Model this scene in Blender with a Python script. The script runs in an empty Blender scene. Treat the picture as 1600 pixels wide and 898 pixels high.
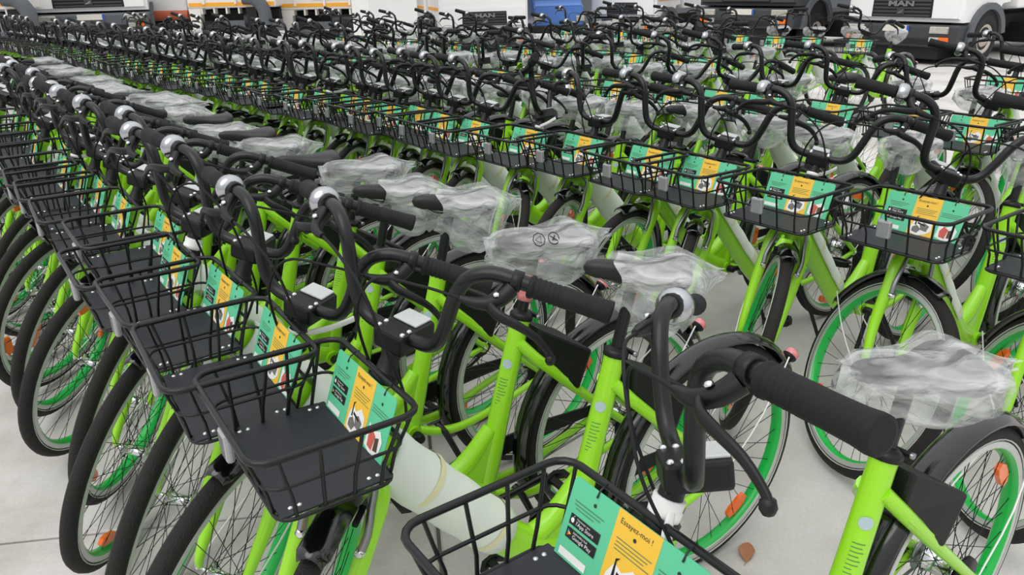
import bpy, bmesh, math, random
from mathutils import Vector, Matrix

# ------------------------------------------------------------------ camera, light, exposure
scene = bpy.context.scene
COL = scene.collection
R2 = math.radians
IMW, IMH, FPX = 1600.0, 898.0, 1223.7
CAM_H, PITCH, ROLL = 1.60, R2(21.567), R2(-1.282)
_fw = Vector((0, math.cos(PITCH), -math.sin(PITCH)))
_rt0 = Vector((1, 0, 0))
_up0 = Vector((0, math.sin(PITCH), math.cos(PITCH)))
_rt = _rt0 * math.cos(ROLL) + _up0 * math.sin(ROLL)
_up = _up0 * math.cos(ROLL) - _rt0 * math.sin(ROLL)
cd = bpy.data.cameras.new('camera')
cd.sensor_fit = 'HORIZONTAL'
cd.sensor_width = 36.0
cd.lens = FPX / IMW * 36.0
cd.clip_start = 0.02
cd.clip_end = 300
cam = bpy.data.objects.new('camera', cd)
COL.objects.link(cam)
cam.matrix_world = Matrix(((_rt.x, _up.x, -_fw.x, 0), (_rt.y, _up.y, -_fw.y, 0),
                           (_rt.z, _up.z, -_fw.z, CAM_H), (0, 0, 0, 1)))
scene.camera = cam

world = bpy.data.worlds.new('overcast_sky')
scene.world = world
world.use_nodes = True
wt = world.node_tree
wt.nodes.clear()
w_out = wt.nodes.new('ShaderNodeOutputWorld')
w_bg = wt.nodes.new('ShaderNodeBackground')
w_tc = wt.nodes.new('ShaderNodeTexCoord')
w_sx = wt.nodes.new('ShaderNodeSeparateXYZ')
w_cr = wt.nodes.new('ShaderNodeValToRGB')
w_cr.color_ramp.elements[0].position = 0.0
w_cr.color_ramp.elements[0].color = (0.44, 0.45, 0.47, 1)
w_cr.color_ramp.elements[1].position = 1.0
w_cr.color_ramp.elements[1].color = (1.0, 1.0, 1.0, 1)
wt.links.new(w_tc.outputs['Generated'], w_sx.inputs[0])
wt.links.new(w_sx.outputs['Z'], w_cr.inputs[0])
wt.links.new(w_cr.outputs[0], w_bg.inputs[0])
w_bg.inputs[1].default_value = 1.22
wt.links.new(w_bg.outputs[0], w_out.inputs[0])

sd = bpy.data.lights.new('sun', 'SUN')
sd.energy = 1.1
sd.angle = R2(50)
sd.color = (1.0, 0.98, 0.95)
sun = bpy.data.objects.new('sun', sd)
COL.objects.link(sun)
sun.rotation_euler = (R2(28), R2(-22), 0)

vs = scene.view_settings
vs.view_transform = 'Standard'
vs.look = 'None'
vs.gamma = 1.0
vs.use_curve_mapping = False
vs.exposure = 0.12

random.seed(11)


def at(u, v, z):
    """photo pixel -> point at height z"""
    d = _fw + _rt * ((u - IMW / 2) / FPX) + _up * ((IMH / 2 - v) / FPX)
    t = (z - CAM_H) / d.z
    return Vector((0, 0, CAM_H)) + d * t


# ------------------------------------------------------------------ materials
def srgb(r, g, b):
    f = lambda c: (c / 255 / 12.92) if c / 255 <= .04045 else ((c / 255 + .055) / 1.055) ** 2.4
    return (f(r), f(g), f(b), 1)


M = {}


def mat(name, col, rough=.5, metal=0.0, coat=0.0, noise=0.0, nscale=30.0, bump=0.0, bscale=200.0, spec=.5):
    m = bpy.data.materials.new(name)
    m.use_nodes = True
    nt = m.node_tree
    b = nt.nodes['Principled BSDF']
    b.inputs['Base Color'].default_value = col
    b.inputs['Roughness'].default_value = rough
    b.inputs['Metallic'].default_value = metal
    b.inputs['Coat Weight'].default_value = coat
    b.inputs['Coat Roughness'].default_value = .12
    b.inputs['Specular IOR Level'].default_value = spec
    if noise or bump:
        tc = nt.nodes.new('ShaderNodeTexCoord')
    if noise:
        n = nt.nodes.new('ShaderNodeTexNoise')
        n.inputs['Scale'].default_value = nscale
        n.inputs['Detail'].default_value = 4
        nt.links.new(tc.outputs['Object'], n.inputs['Vector'])
        mr = nt.nodes.new('ShaderNodeMapRange')
        mr.inputs[3].default_value = 1 - noise
        mr.inputs[4].default_value = 1 + noise
        nt.links.new(n.outputs[0], mr.inputs[0])
        mx = nt.nodes.new('ShaderNodeMix')
        mx.data_type = 'RGBA'
        mx.blend_type = 'MULTIPLY'
        mx.inputs[0].default_value = 1
        mx.inputs[6].default_value = col
        nt.links.new(mr.outputs[0], mx.inputs[7])
        nt.links.new(mx.outputs[2], b.inputs['Base Color'])
    if bump:
        n2 = nt.nodes.new('ShaderNodeTexNoise')
        n2.inputs['Scale'].default_value = bscale
        n2.inputs['Detail'].default_value = 2
        nt.links.new(tc.outputs['Object'], n2.inputs['Vector'])
        bp = nt.nodes.new('ShaderNodeBump')
        bp.inputs['Strength'].default_value = bump
        bp.inputs['Distance'].default_value = .004
        nt.links.new(n2.outputs[0], bp.inputs['Height'])
        nt.links.new(bp.outputs[0], b.inputs['Normal'])
    M[name] = m
    return m


mat('lime', srgb(156, 226, 30), .32, 0, .5, .04, 6)
mat('rim_green', srgb(16, 186, 74), .35, 0, .3)
mat('rim_silver', srgb(205, 210, 205), .38, .55)
mat('tyre', srgb(27, 25, 24), .8, 0, 0, .2, 60, .8, 260)
mat('tyre_line', srgb(190, 192, 186), .5)
mat('black_paint', srgb(15, 16, 18), .36, 0, .10, spec=.4)
mat('fender_black', srgb(10, 11, 14), .14, 0, .6)
mat('black_rubber', srgb(23, 24, 26), .7, 0, 0, .08, 80, .25, 500, spec=.35)
mat('black_plastic', srgb(14, 15, 17), .45, spec=.4)
mat('floor_panel', srgb(34, 36, 43), .5, 0, 0, .06, 50, .12, 700)
mat('saddle_black', srgb(24, 24, 26), .5, 0, .05, .05, 60)
mat('chrome', srgb(225, 226, 228), .14, 1.0)
mat('steel', srgb(150, 152, 155), .35, .9)
mat('bell_silver', srgb(186, 188, 192), .20, 1.0)
mat('spoke', srgb(45, 45, 47), .4, .5)
mat('foam', srgb(226, 234, 224), .6, 0, 0, .04, 12, .1, 60)
mat('tape_yellow', srgb(226, 222, 178), .45)
mat('white_tie', srgb(240, 240, 238), .5)
mat('card_green', srgb(98, 206, 158), .5, 0, .1)
mat('card_yellow', srgb(248, 200, 66), .5, 0, .1)
mat('card_white', srgb(240, 242, 238), .5)
mat('card_ink', srgb(40, 58, 52), .6)
mat('ink_soft', srgb(92, 128, 92), .6)
mat('card_black', srgb(26, 28, 30), .45)
mat('print_grey', srgb(120, 118, 116), .55, 0, 0, .5, 180)
mat('print_red', srgb(206, 98, 84), .55, 0, 0, .3, 160)
mat('print_brown', srgb(90, 66, 52), .55, 0, 0, .3, 160)
mat('print_blue', srgb(70, 170, 220), .5)
mat('orange', srgb(255, 110, 8), .25, 0, .4, .08, 90)
mat('red_clear', srgb(214, 128, 130), .2, 0, .5, .35, 120)
mat('clear_reflector', srgb(165, 167, 170), .18, .35, .5, .25, 220)
mat('label_plate', srgb(196, 200, 199), .4, 0, .2, .22, 260)
mat('sticker', srgb(176, 196, 200), .4, 0, 0, .2, 300)
mat('truck_white', srgb(236, 232, 226), .38, 0, .3, .05, 2)
mat('truck_white2', srgb(246, 246, 246), .38, 0, .3, .02, 2)
mat('truck_yellow', srgb(246, 172, 48), .45)
mat('truck_dark', srgb(60, 62, 66), .55, 0, 0, .15, 5)
mat('truck_black', srgb(24, 24, 26), .7, 0, 0, .2, 6)
mat('truck_blue', srgb(62, 110, 184), .3, 0, .4, .05, 3)
mat('truck_grey', srgb(92, 96, 102), .55, 0, 0, .1, 5)
mat('terracotta', srgb(202, 104, 76), .6, 0, 0, .1, 4)
mat('plate_blue', srgb(40, 90, 180), .5)
mat('plate_white', srgb(220, 216, 205), .5, 0, 0, .15, 60)
mat('wheel_disc', srgb(196, 186, 176), .5, .2, 0, .15, 8)
mat('lamp_glass', srgb(190, 188, 178), .12, .3, .6, .3, 30)
mat('poster_red', srgb(186, 54, 66), .5, 0, 0, .4, 6)
mat('glass_dark', srgb(40, 46, 52), .06, 0, .6)
mat('pillar_white', srgb(240, 240, 240), .75, 0, 0, .03, 3)
mat('leaf', srgb(176, 120, 82), .7, 0, 0, .2, 90)


def bag_material():
    m = bpy.data.materials.new('clear_bag')
    m.use_nodes = True
    nt = m.node_tree
    nt.nodes.clear()
    out = nt.nodes.new('ShaderNodeOutputMaterial')
    tr = nt.nodes.new('ShaderNodeBsdfTransparent')
    tr.inputs[0].default_value = (.97, .98, .98, 1)
    pb = nt.nodes.new('ShaderNodeBsdfPrincipled')
    pb.inputs['Base Color'].default_value = srgb(238, 240, 240)
    pb.inputs['Roughness'].default_value = .16
    pb.inputs['Coat Weight'].default_value = .4
    pb.inputs['Subsurface Weight'].default_value = 0
    mx = nt.nodes.new('ShaderNodeMixShader')
    tc = nt.nodes.new('ShaderNodeTexCoord')
    mp = nt.nodes.new('ShaderNodeMapping')
    mp.inputs['Scale'].default_value = (8, 16, 18)
    no = nt.nodes.new('ShaderNodeTexNoise')
    no.inputs['Scale'].default_value = 1.0
    no.inputs['Detail'].default_value = 3
    no.inputs['Distortion'].default_value = .5
    mr = nt.nodes.new('ShaderNodeMapRange')
    mr.inputs[1].default_value = .38
    mr.inputs[2].default_value = .68
    mr.inputs[3].default_value = .18
    mr.inputs[4].default_value = .58
    nt.links.new(tc.outputs['Object'], mp.inputs[0])
    nt.links.new(mp.outputs[0], no.inputs['Vector'])
    nt.links.new(no.outputs[0], mr.inputs[0])
    nt.links.new(mr.outputs[0], mx.inputs[0])
    bp = nt.nodes.new('ShaderNodeBump')
    bp.inputs['Strength'].default_value = .9
    bp.inputs['Distance'].default_value = .03
    nt.links.new(no.outputs[0], bp.inputs['Height'])
    nt.links.new(bp.outputs[0], pb.inputs['Normal'])
    nt.links.new(tr.outputs[0], mx.inputs[1])
    nt.links.new(pb.outputs[0], mx.inputs[2])
    nt.links.new(mx.outputs[0], out.inputs[0])
    M['clear_bag'] = m


bag_material()


def concrete_material():
    m = bpy.data.materials.new('concrete')
    m.use_nodes = True
    nt = m.node_tree
    b = nt.nodes['Principled BSDF']
    b.inputs['Roughness'].default_value = .8
    tc = nt.nodes.new('ShaderNodeNewGeometry')
    n1 = nt.nodes.new('ShaderNodeTexNoise')
    n1.inputs['Scale'].default_value = 1.1
    n1.inputs['Detail'].default_value = 7
    n1.inputs['Roughness'].default_value = .62
    n2 = nt.nodes.new('ShaderNodeTexNoise')
    n2.inputs['Scale'].default_value = 90
    n2.inputs['Detail'].default_value = 3
    nt.links.new(tc.outputs['Position'], n1.inputs['Vector'])
    nt.links.new(tc.outputs['Position'], n2.inputs['Vector'])
    cr = nt.nodes.new('ShaderNodeValToRGB')
    e = cr.color_ramp.elements
    e[0].position = .3
    e[0].color = srgb(168, 162, 156)
    e[1].position = .72
    e[1].color = srgb(222, 220, 216)
    e2 = cr.color_ramp.elements.new(.5)
    e2.color = srgb(207, 204, 200)
    nt.links.new(n1.outputs[0], cr.inputs[0])
    mr = nt.nodes.new('ShaderNodeMapRange')
    mr.inputs[3].default_value = .86
    mr.inputs[4].default_value = 1.1
    nt.links.new(n2.outputs[0], mr.inputs[0])
    mx = nt.nodes.new('ShaderNodeMix')
    mx.data_type = 'RGBA'
    mx.blend_type = 'MULTIPLY'
    mx.inputs[0].default_value = 1
    nt.links.new(cr.outputs[0], mx.inputs[6])
    nt.links.new(mr.outputs[0], mx.inputs[7])
    nt.links.new(mx.outputs[2], b.inputs['Base Color'])
    bp = nt.nodes.new('ShaderNodeBump')
    bp.inputs['Strength'].default_value = .15
    bp.inputs['Distance'].default_value = .004
    nt.links.new(n2.outputs[0], bp.inputs['Height'])
    nt.links.new(bp.outputs[0], b.inputs['Normal'])
    M['concrete'] = m


concrete_material()
mat('joint', srgb(140, 136, 132), .9, 0, 0, .2, 20)


# ------------------------------------------------------------------ mesh builder
class MB:
    def __init__(self):
        self.v, self.f, self.s, self.m = [], [], [], []
        self.mats = []

    def mi(self, name):
        if name not in self.mats:
            self.mats.append(name)
        return self.mats.index(name)

    def add(self, verts, faces, mname, smooth=True):
        o = len(self.v)
        k = self.mi(mname)
        self.v += [tuple(p) for p in verts]
        for f in faces:
            self.f.append([i + o for i in f])
            self.s.append(smooth)
            self.m.append(k)

    def merge(self, other, mtx=None):
        o = len(self.v)
        self.v += [tuple(mtx @ Vector(p)) if mtx else p for p in other.v]
        ks = [self.mi(n) for n in other.mats]
        for f, s, m in zip(other.f, other.s, other.m):
            self.f.append([i + o for i in f])
            self.s.append(s)
            self.m.append(ks[m])

    def mesh(self, name):
        me = bpy.data.meshes.new(name)
        me.from_pydata(self.v, [], self.f)
        for n in self.mats:
            me.materials.append(M[n])
        me.polygons.foreach_set('use_smooth', self.s)
        me.polygons.foreach_set('material_index', self.m)
        me.update()
        return me

    # ---- shapes
    def tube(self, pts, r, n=8, mname='lime', caps=True, closed=False, oval=1.0):
        pts = [Vector(p) for p in pts]
        N = len(pts)
        rs = r if isinstance(r, (list, tuple)) else [r] * N
        tang = []
        for i in range(N):
            a = pts[(i - 1) % N] if (closed or i > 0) else pts[i]
            b = pts[(i + 1) % N] if (closed or i < N - 1) else pts[i]
            d = b - a
            tang.append(d.normalized() if d.length > 1e-9 else Vector((0, 0, 1)))
        t0 = tang[0]
        up = Vector((0, 0, 1)) if abs(t0.z) < .9 else Vector((0, 1, 0))
        nrm = (up - t0 * up.dot(t0)).normalized()
        vs, fs = [], []
        for i in range(N):
            t = tang[i]
            nrm = nrm - t * nrm.dot(t)
            nrm = nrm.normalized() if nrm.length > 1e-6 else t.orthogonal().normalized()
            bi = t.cross(nrm)
            for k in range(n):
                a = 2 * math.pi * k / n
                vs.append(pts[i] + nrm * (math.cos(a) * rs[i]) + bi * (math.sin(a) * rs[i] * oval))
        M_ = N if closed else N - 1
        for i in range(M_):
            j = (i + 1) % N
            for k in range(n):
                k2 = (k + 1) % n
                fs.append((i * n + k, i * n + k2, j * n + k2, j * n + k))
        self.add(vs, fs, mname, True)
        if caps and not closed:
            self.add(vs[:n], [tuple(range(n))[::-1]], mname, False)
            self.add(vs[-n:], [tuple(range(n))], mname, False)

    def cyl(self, a, b, r, n=12, mname='lime', r2=None):
        self.tube([a, b], [r, r if r2 is None else r2], n, mname)

    def lathe(self, origin, axis, prof, n=16, mname='lime'):
        """prof: list of (along, radius)"""
        o = Vector(origin)
        ax = Vector(axis).normalized()
        e1 = ax.orthogonal().normalized()
        e2 = ax.cross(e1)
        vs, fs = [], []
        for (h, r) in prof:
            for k in range(n):
                a = 2 * math.pi * k / n
                vs.append(o + ax * h + e1 * (r * math.cos(a)) + e2 * (r * math.sin(a)))
        for i in range(len(prof) - 1):
            for k in range(n):
                k2 = (k + 1) % n
                fs.append((i * n + k, i * n + k2, (i + 1) * n + k2, (i + 1) * n + k))
        self.add(vs, fs, mname, True)
        for idx, rev in ((0, True), (len(prof) - 1, False)):
            if prof[idx][1] > 1e-4:
                ring = vs[idx * n:(idx + 1) * n]
                self.add(ring, [tuple(range(n))[::-1] if rev else tuple(range(n))], mname, False)

    def box(self, c, size, mname, bevel=0.0, rot=None):
        bm = bmesh.new()
        bmesh.ops.create_cube(bm, size=1.0)
        for v in bm.verts:
            v.co = Vector((v.co.x * size[0], v.co.y * size[1], v.co.z * size[2]))
        if bevel:
            bmesh.ops.bevel(bm, geom=list(bm.edges), offset=bevel, segments=2, affect='EDGES', profile=.5)
        mt = Matrix.Translation(Vector(c)) @ (rot.to_4x4() if rot else Matrix.Identity(4))
        self.bm(bm, mname, mt)

    def bm(self, bm, mname, mt=None, smooth=False):
        bm.verts.index_update()
        self.add([(mt @ v.co) if mt else v.co.copy() for v in bm.verts],
                 [[v.index for v in f.verts] for f in bm.faces], mname, smooth)
        bm.free()

    def hull8(self, pts, mname, bevel=0.0):
        """box from 8 corners: bottom 4 ccw, top 4 ccw"""
        bm = bmesh.new()
        vv = [bm.verts.new(p) for p in pts]
        for q in ((3, 2, 1, 0), (4, 5, 6, 7), (0, 1, 5, 4), (1, 2, 6, 5), (2, 3, 7, 6), (3, 0, 4, 7)):
            bm.faces.new([vv[i] for i in q])
        if bevel:
            bmesh.ops.bevel(bm, geom=list(bm.edges), offset=bevel, segments=2, affect='EDGES', profile=.5)
        self.bm(bm, mname)

    def extrude_xz(self, poly, y0, y1, mname, bevel=0.0):
        bm = bmesh.new()
        a = [bm.verts.new((x, y0, z)) for x, z in poly]
        b = [bm.verts.new((x, y1, z)) for x, z in poly]
        n = len(poly)
        bm.faces.new(a)
        bm.faces.new(b[::-1])
        for i in range(n):
            bm.faces.new((a[i], b[i], b[(i + 1) % n], a[(i + 1) % n])[::-1])
        bmesh.ops.recalc_face_normals(bm, faces=bm.faces)
        if bevel:
            bmesh.ops.bevel(bm, geom=list(bm.edges), offset=bevel, segments=2, affect='EDGES', profile=.5)
        self.bm(bm, mname)


def smooth_path(pts, sub=4):
    P = [Vector(p) for p in pts]
    out = []
    n = len(P)
    for i in range(n - 1):
        p0 = P[i - 1] if i > 0 else P[i] * 2 - P[i + 1]
        p1, p2 = P[i], P[i + 1]
        p3 = P[i + 2] if i + 2 < n else P[i + 1] * 2 - P[i]
        for k in range(sub):
            t = k / sub
            out.append(.5 * ((2 * p1) + (-p0 + p2) * t + (2 * p0 - 5 * p1 + 4 * p2 - p3) * t * t
                             + (-p0 + 3 * p1 - 3 * p2 + p3) * t ** 3))
    out.append(P[-1])
    return out


def interp(vals, n):
    """resample a list of scalars to n samples"""
    out = []
    for i in range(n):
        t = i / (n - 1) * (len(vals) - 1)
        k = min(int(t), len(vals) - 2)
        out.append(vals[k] + (vals[k + 1] - vals[k]) * (t - k))
    return out


def empty(name, loc=(0, 0, 0), rz=0.0):
    o = bpy.data.objects.new(name, None)
    o.empty_display_size = .2
    COL.objects.link(o)
    o.location = loc
    o.rotation_euler = (0, 0, rz)
    return o


def obj(name, me, parent=None, mtx=None):
    o = bpy.data.objects.new(name, me)
    COL.objects.link(o)
    if parent is not None:
        o.parent = parent
    if mtx is not None:
        o.matrix_basis = mtx
    return o


def tag(o, label=None, cat=None, group=None, kind=None):
    if label:
        o['label'] = label
    if cat:
        o['category'] = cat
    if group:
        o['group'] = group
    if kind:
        o['kind'] = kind
    return o


# ------------------------------------------------------------------ ground
def build_ground():
    g = MB()
    g.add([(-60, -12, -.03), (60, -12, -.03), (60, 80, -.03), (-60, 80, -.03)], [(0, 1, 2, 3)], 'joint', False)
    floor = tag(obj('floor', g.mesh('floor')), kind='structure')
    # slab grid runs along the joint seen in the open concrete
    p0, p1 = at(0, 848, 0), at(262, 820, 0)
    d = (p1 - p0)
    d.z = 0
    d.normalize()
    e = Vector((-d.y, d.x, 0))
    S = 8.0
    b = MB()
    bm = bmesh.new()
    bmesh.ops.create_cube(bm, size=1.0)
    for v in bm.verts:
        v.co = Vector((v.co.x * (S - .012), v.co.y * (S - .012), v.co.z * .06 - .03))
    bmesh.ops.bevel(bm, geom=[ed for ed in bm.edges if all(vv.co.z > -.01 for vv in ed.verts)],
                    offset=.006, segments=1, affect='EDGES')
    b.bm(bm, 'concrete')
    me = b.mesh('slab')
    ang = math.atan2(d.y, d.x)
    org = p0 + d * 1.35
    for i in range(-5, 7):
        for j in range(-2, 8):
            c = org + d * ((i + .5) * S) + e * ((j + .5 + (.45 if i >= 0 else 0)) * S)
            if c.y < -12 or c.y > 40 or abs(c.x) > 36:
                continue
            o = obj('slab', me, floor)
            o.location = (c.x, c.y, 0)
            o.rotation_euler = (0, 0, ang)


build_ground()

# ------------------------------------------------------------------ bicycle geometry (x forward, y left, z up, rear hub at x=0)
WR = .347
WB = 1.18
CL = Vector((.892, 0, .981))
HA = R2(66.6)
SAX = Vector((-math.cos(HA), 0, math.sin(HA)))
FHUB = Vector((WB, 0, WR))
BB = Vector((.485, 0, .285))


def axp(z):
    return CL + SAX * ((z - CL.z) / SAX.z)


def steer_mtx(deg):
    return Matrix.Translation(CL) @ Matrix.Rotation(R2(deg), 4, SAX) @ Matrix.Translation(-CL)


def b_frame(q):
    b = MB()
    n = 16 if q == 0 else 8
    b.tube([axp(.71), axp(.73), axp(.735), axp(.87), axp(.875), axp(.89)], [.029, .029, .025, .025, .029, .029], n, 'lime')
    dt = smooth_path([(.985, 0, .775), (.93, 0, .705), (.83, 0, .59), (.73, 0, .475), (.655, 0, .392), (.60, 0, .342),
                      (.545, 0, .312), (.49, 0, .298)], 3 if q == 0 else 1)
    b.tube(dt, interp([.040, .045, .046, .046, .046, .046, .044, .036], len(dt)), n + 2, 'lime', oval=.88)
    # web between down tube and seat tube
    web = [(.68, .41), (.635, .375), (.575, .37), (.52, .40), (.462, .455), (.44, .44), (.47, .29), (.56, .30)]
    b.extrude_xz(web, -.021, .021, 'lime', .008 if q == 0 else 0)
    wt_ = smooth_path([(.70, 0, .435), (.64, 0, .378), (.578, 0, .372), (.52, 0, .403), (.45, 0, .475)], 3 if q == 0 else 1)
    b.tube(wt_, interp([.02, .026, .028, .027, .022], len(wt_)), max(6, n - 6), 'lime')
    st = [(.484, 0, .27), (.45, 0, .40), (.40, 0, .585), (.352, 0, .752), (.346, 0, .776)]
    b.tube(st, [.030, .030, .0265, .0255, .0265], n, 'lime')
    b.cyl((BB.x, -.04, BB.z), (BB.x, .04, BB.z), .027, n, 'lime')
    for s in (-1, 1):
        cs = smooth_path([(.465, s * .028, .29), (.39, s * .046, .268), (.30, s * .056, .268), (.17, s * .066, .30),
                          (.0, s * .068, .347)], 3 if q == 0 else 1)
        b.tube(cs, interp([.015, .015, .0135, .012, .010], len(cs)), max(6, n - 6), 'lime')
        ss = [(.365, s * .018, .712), (.33, s * .042, .668), (.23, s * .058, .567), (.0, s * .070, .352)]
        b.tube(ss, [.016, .016, .0145, .011], max(6, n - 6), 'lime')
        b.cyl((.0, s * .062, .347), (.0, s * .076, .347), .019, 8, 'lime')
        if q == 0:
            # flanged channel that carries the lock
            b.hull8([(.33, s * .05, .655), (.20, s * .066, .53), (.20, s * .074, .53), (.33, s * .058, .655),
                     (.325, s * .05, .672), (.195, s * .066, .548), (.195, s * .074, .548), (.325, s * .058, .672)]
                    if s > 0 else
                    [(.33, s * .058, .655), (.20, s * .074, .53), (.20, s * .066, .53), (.33, s * .05, .655),
                     (.325, s * .058, .672), (.195, s * .074, .548), (.195, s * .066, .548), (.325, s * .05, .672)],
                    'lime', .002)
    b.cyl((.362, -.034, .70), (.362, .034, .70), .010, 8, 'lime')
    return b


def b_seat_print():
    """small printed lines on the seat tube, seen on its front left side"""
    b = MB()
    def P(h, a, lift=.0012):
        t = h
        x = .45 + (.352 - .45) * (t - .40) / (.752 - .40)
        r = .0268 + lift
        return Vector((x + math.cos(a) * r, math.sin(a) * r, t + math.cos(a) * r * .2))
    for i in range(9):
        z = .615 - i * .0085
        w = [.9, .8, .95, .7, .9, .85, .5, .6, .35][i]
        a0 = .15
        a1 = .15 + .95 * w
        na = 4
        vs, fs = [], []
        for k in range(na + 1):
            a = a0 + (a1 - a0) * k / na
            vs += [P(z, a), P(z - .0018, a)]
        for k in range(na):
            fs.append((2 * k, 2 * k + 1, 2 * k + 3, 2 * k + 2))
        b.add(vs, fs, 'ink_soft', False)
    s = MB()
    ring = [P(.655 + .013 * math.sin(k * math.pi / 6), .6 + .5 * math.cos(k * math.pi / 6), .0014) for k in range(12)]
    ring.append(P(.655, .6, .0016))
    s.add(ring, [(k, (k + 1) % 12, 12) for k in range(12)], 'sticker', True)
    return b, s


def b_foam(q, cover=0):
    """foam sheet wrapped round the down tube; cover=1 leaves the underside of the tube bare"""
    b = MB()
    t = []
    n = 20 if q == 0 else 10
    pts = [Vector((.955, 0, .742)), Vector((.90, 0, .675)), Vector((.83, 0, .592)), Vector((.76, 0, .51)), Vector((.69, 0, .433))]
    if q == 0:
        pts = smooth_path(pts, 3)
    N = len(pts)
    d = (pts[-1] - pts[0]).normalized()
    e1 = Vector((0, 1, 0))
    e2 = d.cross(e1).normalized()
    if e2.z < 0:
        e2 = -e2

    def ring(c, r0, a0, a1, m):
        return [c + e1 * (math.cos(a0 + (a1 - a0) * k / m) * r0) + e2 * (math.sin(a0 + (a1 - a0) * k / m) * r0) for k in range(m + 1)]
    a0, a1 = (R2(-92), R2(272)) if cover == 0 else (R2(-15), R2(150))
    vs, fs = [], []
    for i, c in enumerate(pts):
        w = 1 + .03 * math.sin(i * 1.9)
        ro = (.0605 if cover == 0 else .0505) * w
        for p in ring(c, ro, a0, a1, n):
            vs.append(p)
        for p in ring(c, ro - .006, a0, a1, n):
            vs.append(p)
    W = 2 * (n + 1)
    for i in range(N - 1):
        for k in range(n):
            fs.append((i * W + k, i * W + k + 1, (i + 1) * W + k + 1, (i + 1) * W + k))
            o = n + 1
            fs.append((i * W + o + k + 1, i * W + o + k, (i + 1) * W + o + k, (i + 1) * W + o + k + 1))
    for i in (0, N - 1):
        for k in range(n):
            f = (i * W + k, i * W + n + 1 + k, i * W + n + 2 + k, i * W + k + 1)
            fs.append(f if i == 0 else f[::-1])
    for i in range(N - 1):
        fs.append((i * W, (i + 1) * W, (i + 1) * W + n + 1, i * W + n + 1))
        fs.append((i * W + n, i * W + 2 * n + 1, (i + 1) * W + 2 * n + 1, (i + 1) * W + n))
    b.add(vs, fs, 'foam', True)
    for f in (.30, .88):
        c = pts[0].lerp(pts[-1], f)
        c2 = c + d * .016
        rr = ring(c, (.0632 if cover == 0 else .052), a0, a1, n)
        r2 = ring(c2, (.0632 if cover == 0 else .052), a0, a1, n)
        tb = MB()
        tb.add(rr + r2, [(k, k + 1, n + 2 + k, n + 1 + k) for k in range(n)], 'tape_yellow', True)
        t.append(tb)
    return b, t


def b_fork(q):
    b = MB()
    n = 12 if q == 0 else 6
    b.tube([axp(.695), axp(.74)], .02, n, 'lime')
    for s in (-1, 1):
        p = smooth_path([axp(.722) + Vector((0, s * .006, 0)), axp(.722) + Vector((.004, s * .040, 0)),
                         axp(.690) + Vector((.006, s * .062, 0)), axp(.62) + Vector((.012, s * .066, 0)),
                         axp(.50) + Vector((.012, s * .066, 0)), FHUB + Vector((-.004, s * .062, .045)),
                         FHUB + Vector((0, s * .061, .005))], 3 if q == 0 else 1)
        b.tube(p, interp([.020, .021, .0205, .0195, .0175, .012, .008], len(p)), n, 'lime')
    return b


def b_tyre(q):
    b = MB()
    n, s = (56, 10) if q == 0 else (28, 6)
    rr = .0225
    R0 = WR - rr
    vs, fs = [], []
    for i in range(n):
        a = 2 * math.pi * i / n
        for k in range(s):
            t = 2 * math.pi * k / s
            r = R0 + rr * math.cos(t)
            vs.append((r * math.cos(a), rr * .95 * math.sin(t), r * math.sin(a)))
    for i in range(n):
        j = (i + 1) % n
        for k in range(s):
            k2 = (k + 1) % s
            fs.append((i * s + k, j * s + k, j * s + k2, i * s + k2))
    b.add(vs, fs, 'tyre')
    if q == 0:   # pale reflective line on each sidewall
        for sd in (-1, 1):
            pr = [(R0 - .0095, .0192), (R0 - .0095, .0212), (R0 - .0065, .0224), (R0 - .0065, .020)]
            vs, fs = [], []
            for i in range(n):
                a = 2 * math.pi * i / n
                for r, y in pr:
                    vs.append((r * math.cos(a), sd * y, r * math.sin(a)))
            for i in range(n):
                j = (i + 1) % n
                for k in range(3):
                    f = (i * 4 + k, j * 4 + k, j * 4 + k + 1, i * 4 + k + 1)
                    fs.append(f if sd < 0 else f[::-1])
            b.add(vs, fs, 'tyre_line')
    return b


def ring_sweep(b, prof, n, mname, smooth=True):
    vs, fs = [], []
    m = len(prof)
    for i in range(n):
        a = 2 * math.pi * i / n
        for r, y in prof:
            vs.append((r * math.cos(a), y, r * math.sin(a)))
    for i in range(n):
        j = (i + 1) % n
        for k in range(m - 1):
            fs.append((i * m + k, i * m + k + 1, j * m + k + 1, j * m + k))
    b.add(vs, fs, mname, smooth)


def b_rim(q):
    b = MB()
    n = 56 if q == 0 else 28
    for s in (-1, 1):
        pr = [(.313, s * .016), (.311, s * .020), (.298, s * .021), (.295, s * .019)]
        ring_sweep(b, pr if s > 0 else pr, n, 'rim_silver', False)
    ring_sweep(b, [(.295, -.019), (.287, -.011), (.286, 0), (.287, .011), (.295, .019)], n, 'rim_green')
    return b


def b_spokes(q, rear=False):
    b = MB()
    n = 36 if q == 0 else 18
    fr = .024 if not rear else .034
    fy = .030
    for i in range(n):
        s = 1 if i % 2 else -1
        a = 2 * math.pi * i / n
        off = (1 if (i // 2) % 2 else -1) * 1.15
        p0 = Vector((fr * math.cos(a + off), s * fy, fr * math.sin(a + off)))
        p1 = Vector((.288 * math.cos(a), s * .004, .288 * math.sin(a)))
        b.tube([p0, p1], .0012 if q == 0 else .0017, 3, 'spoke', caps=False)
    return b


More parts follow.
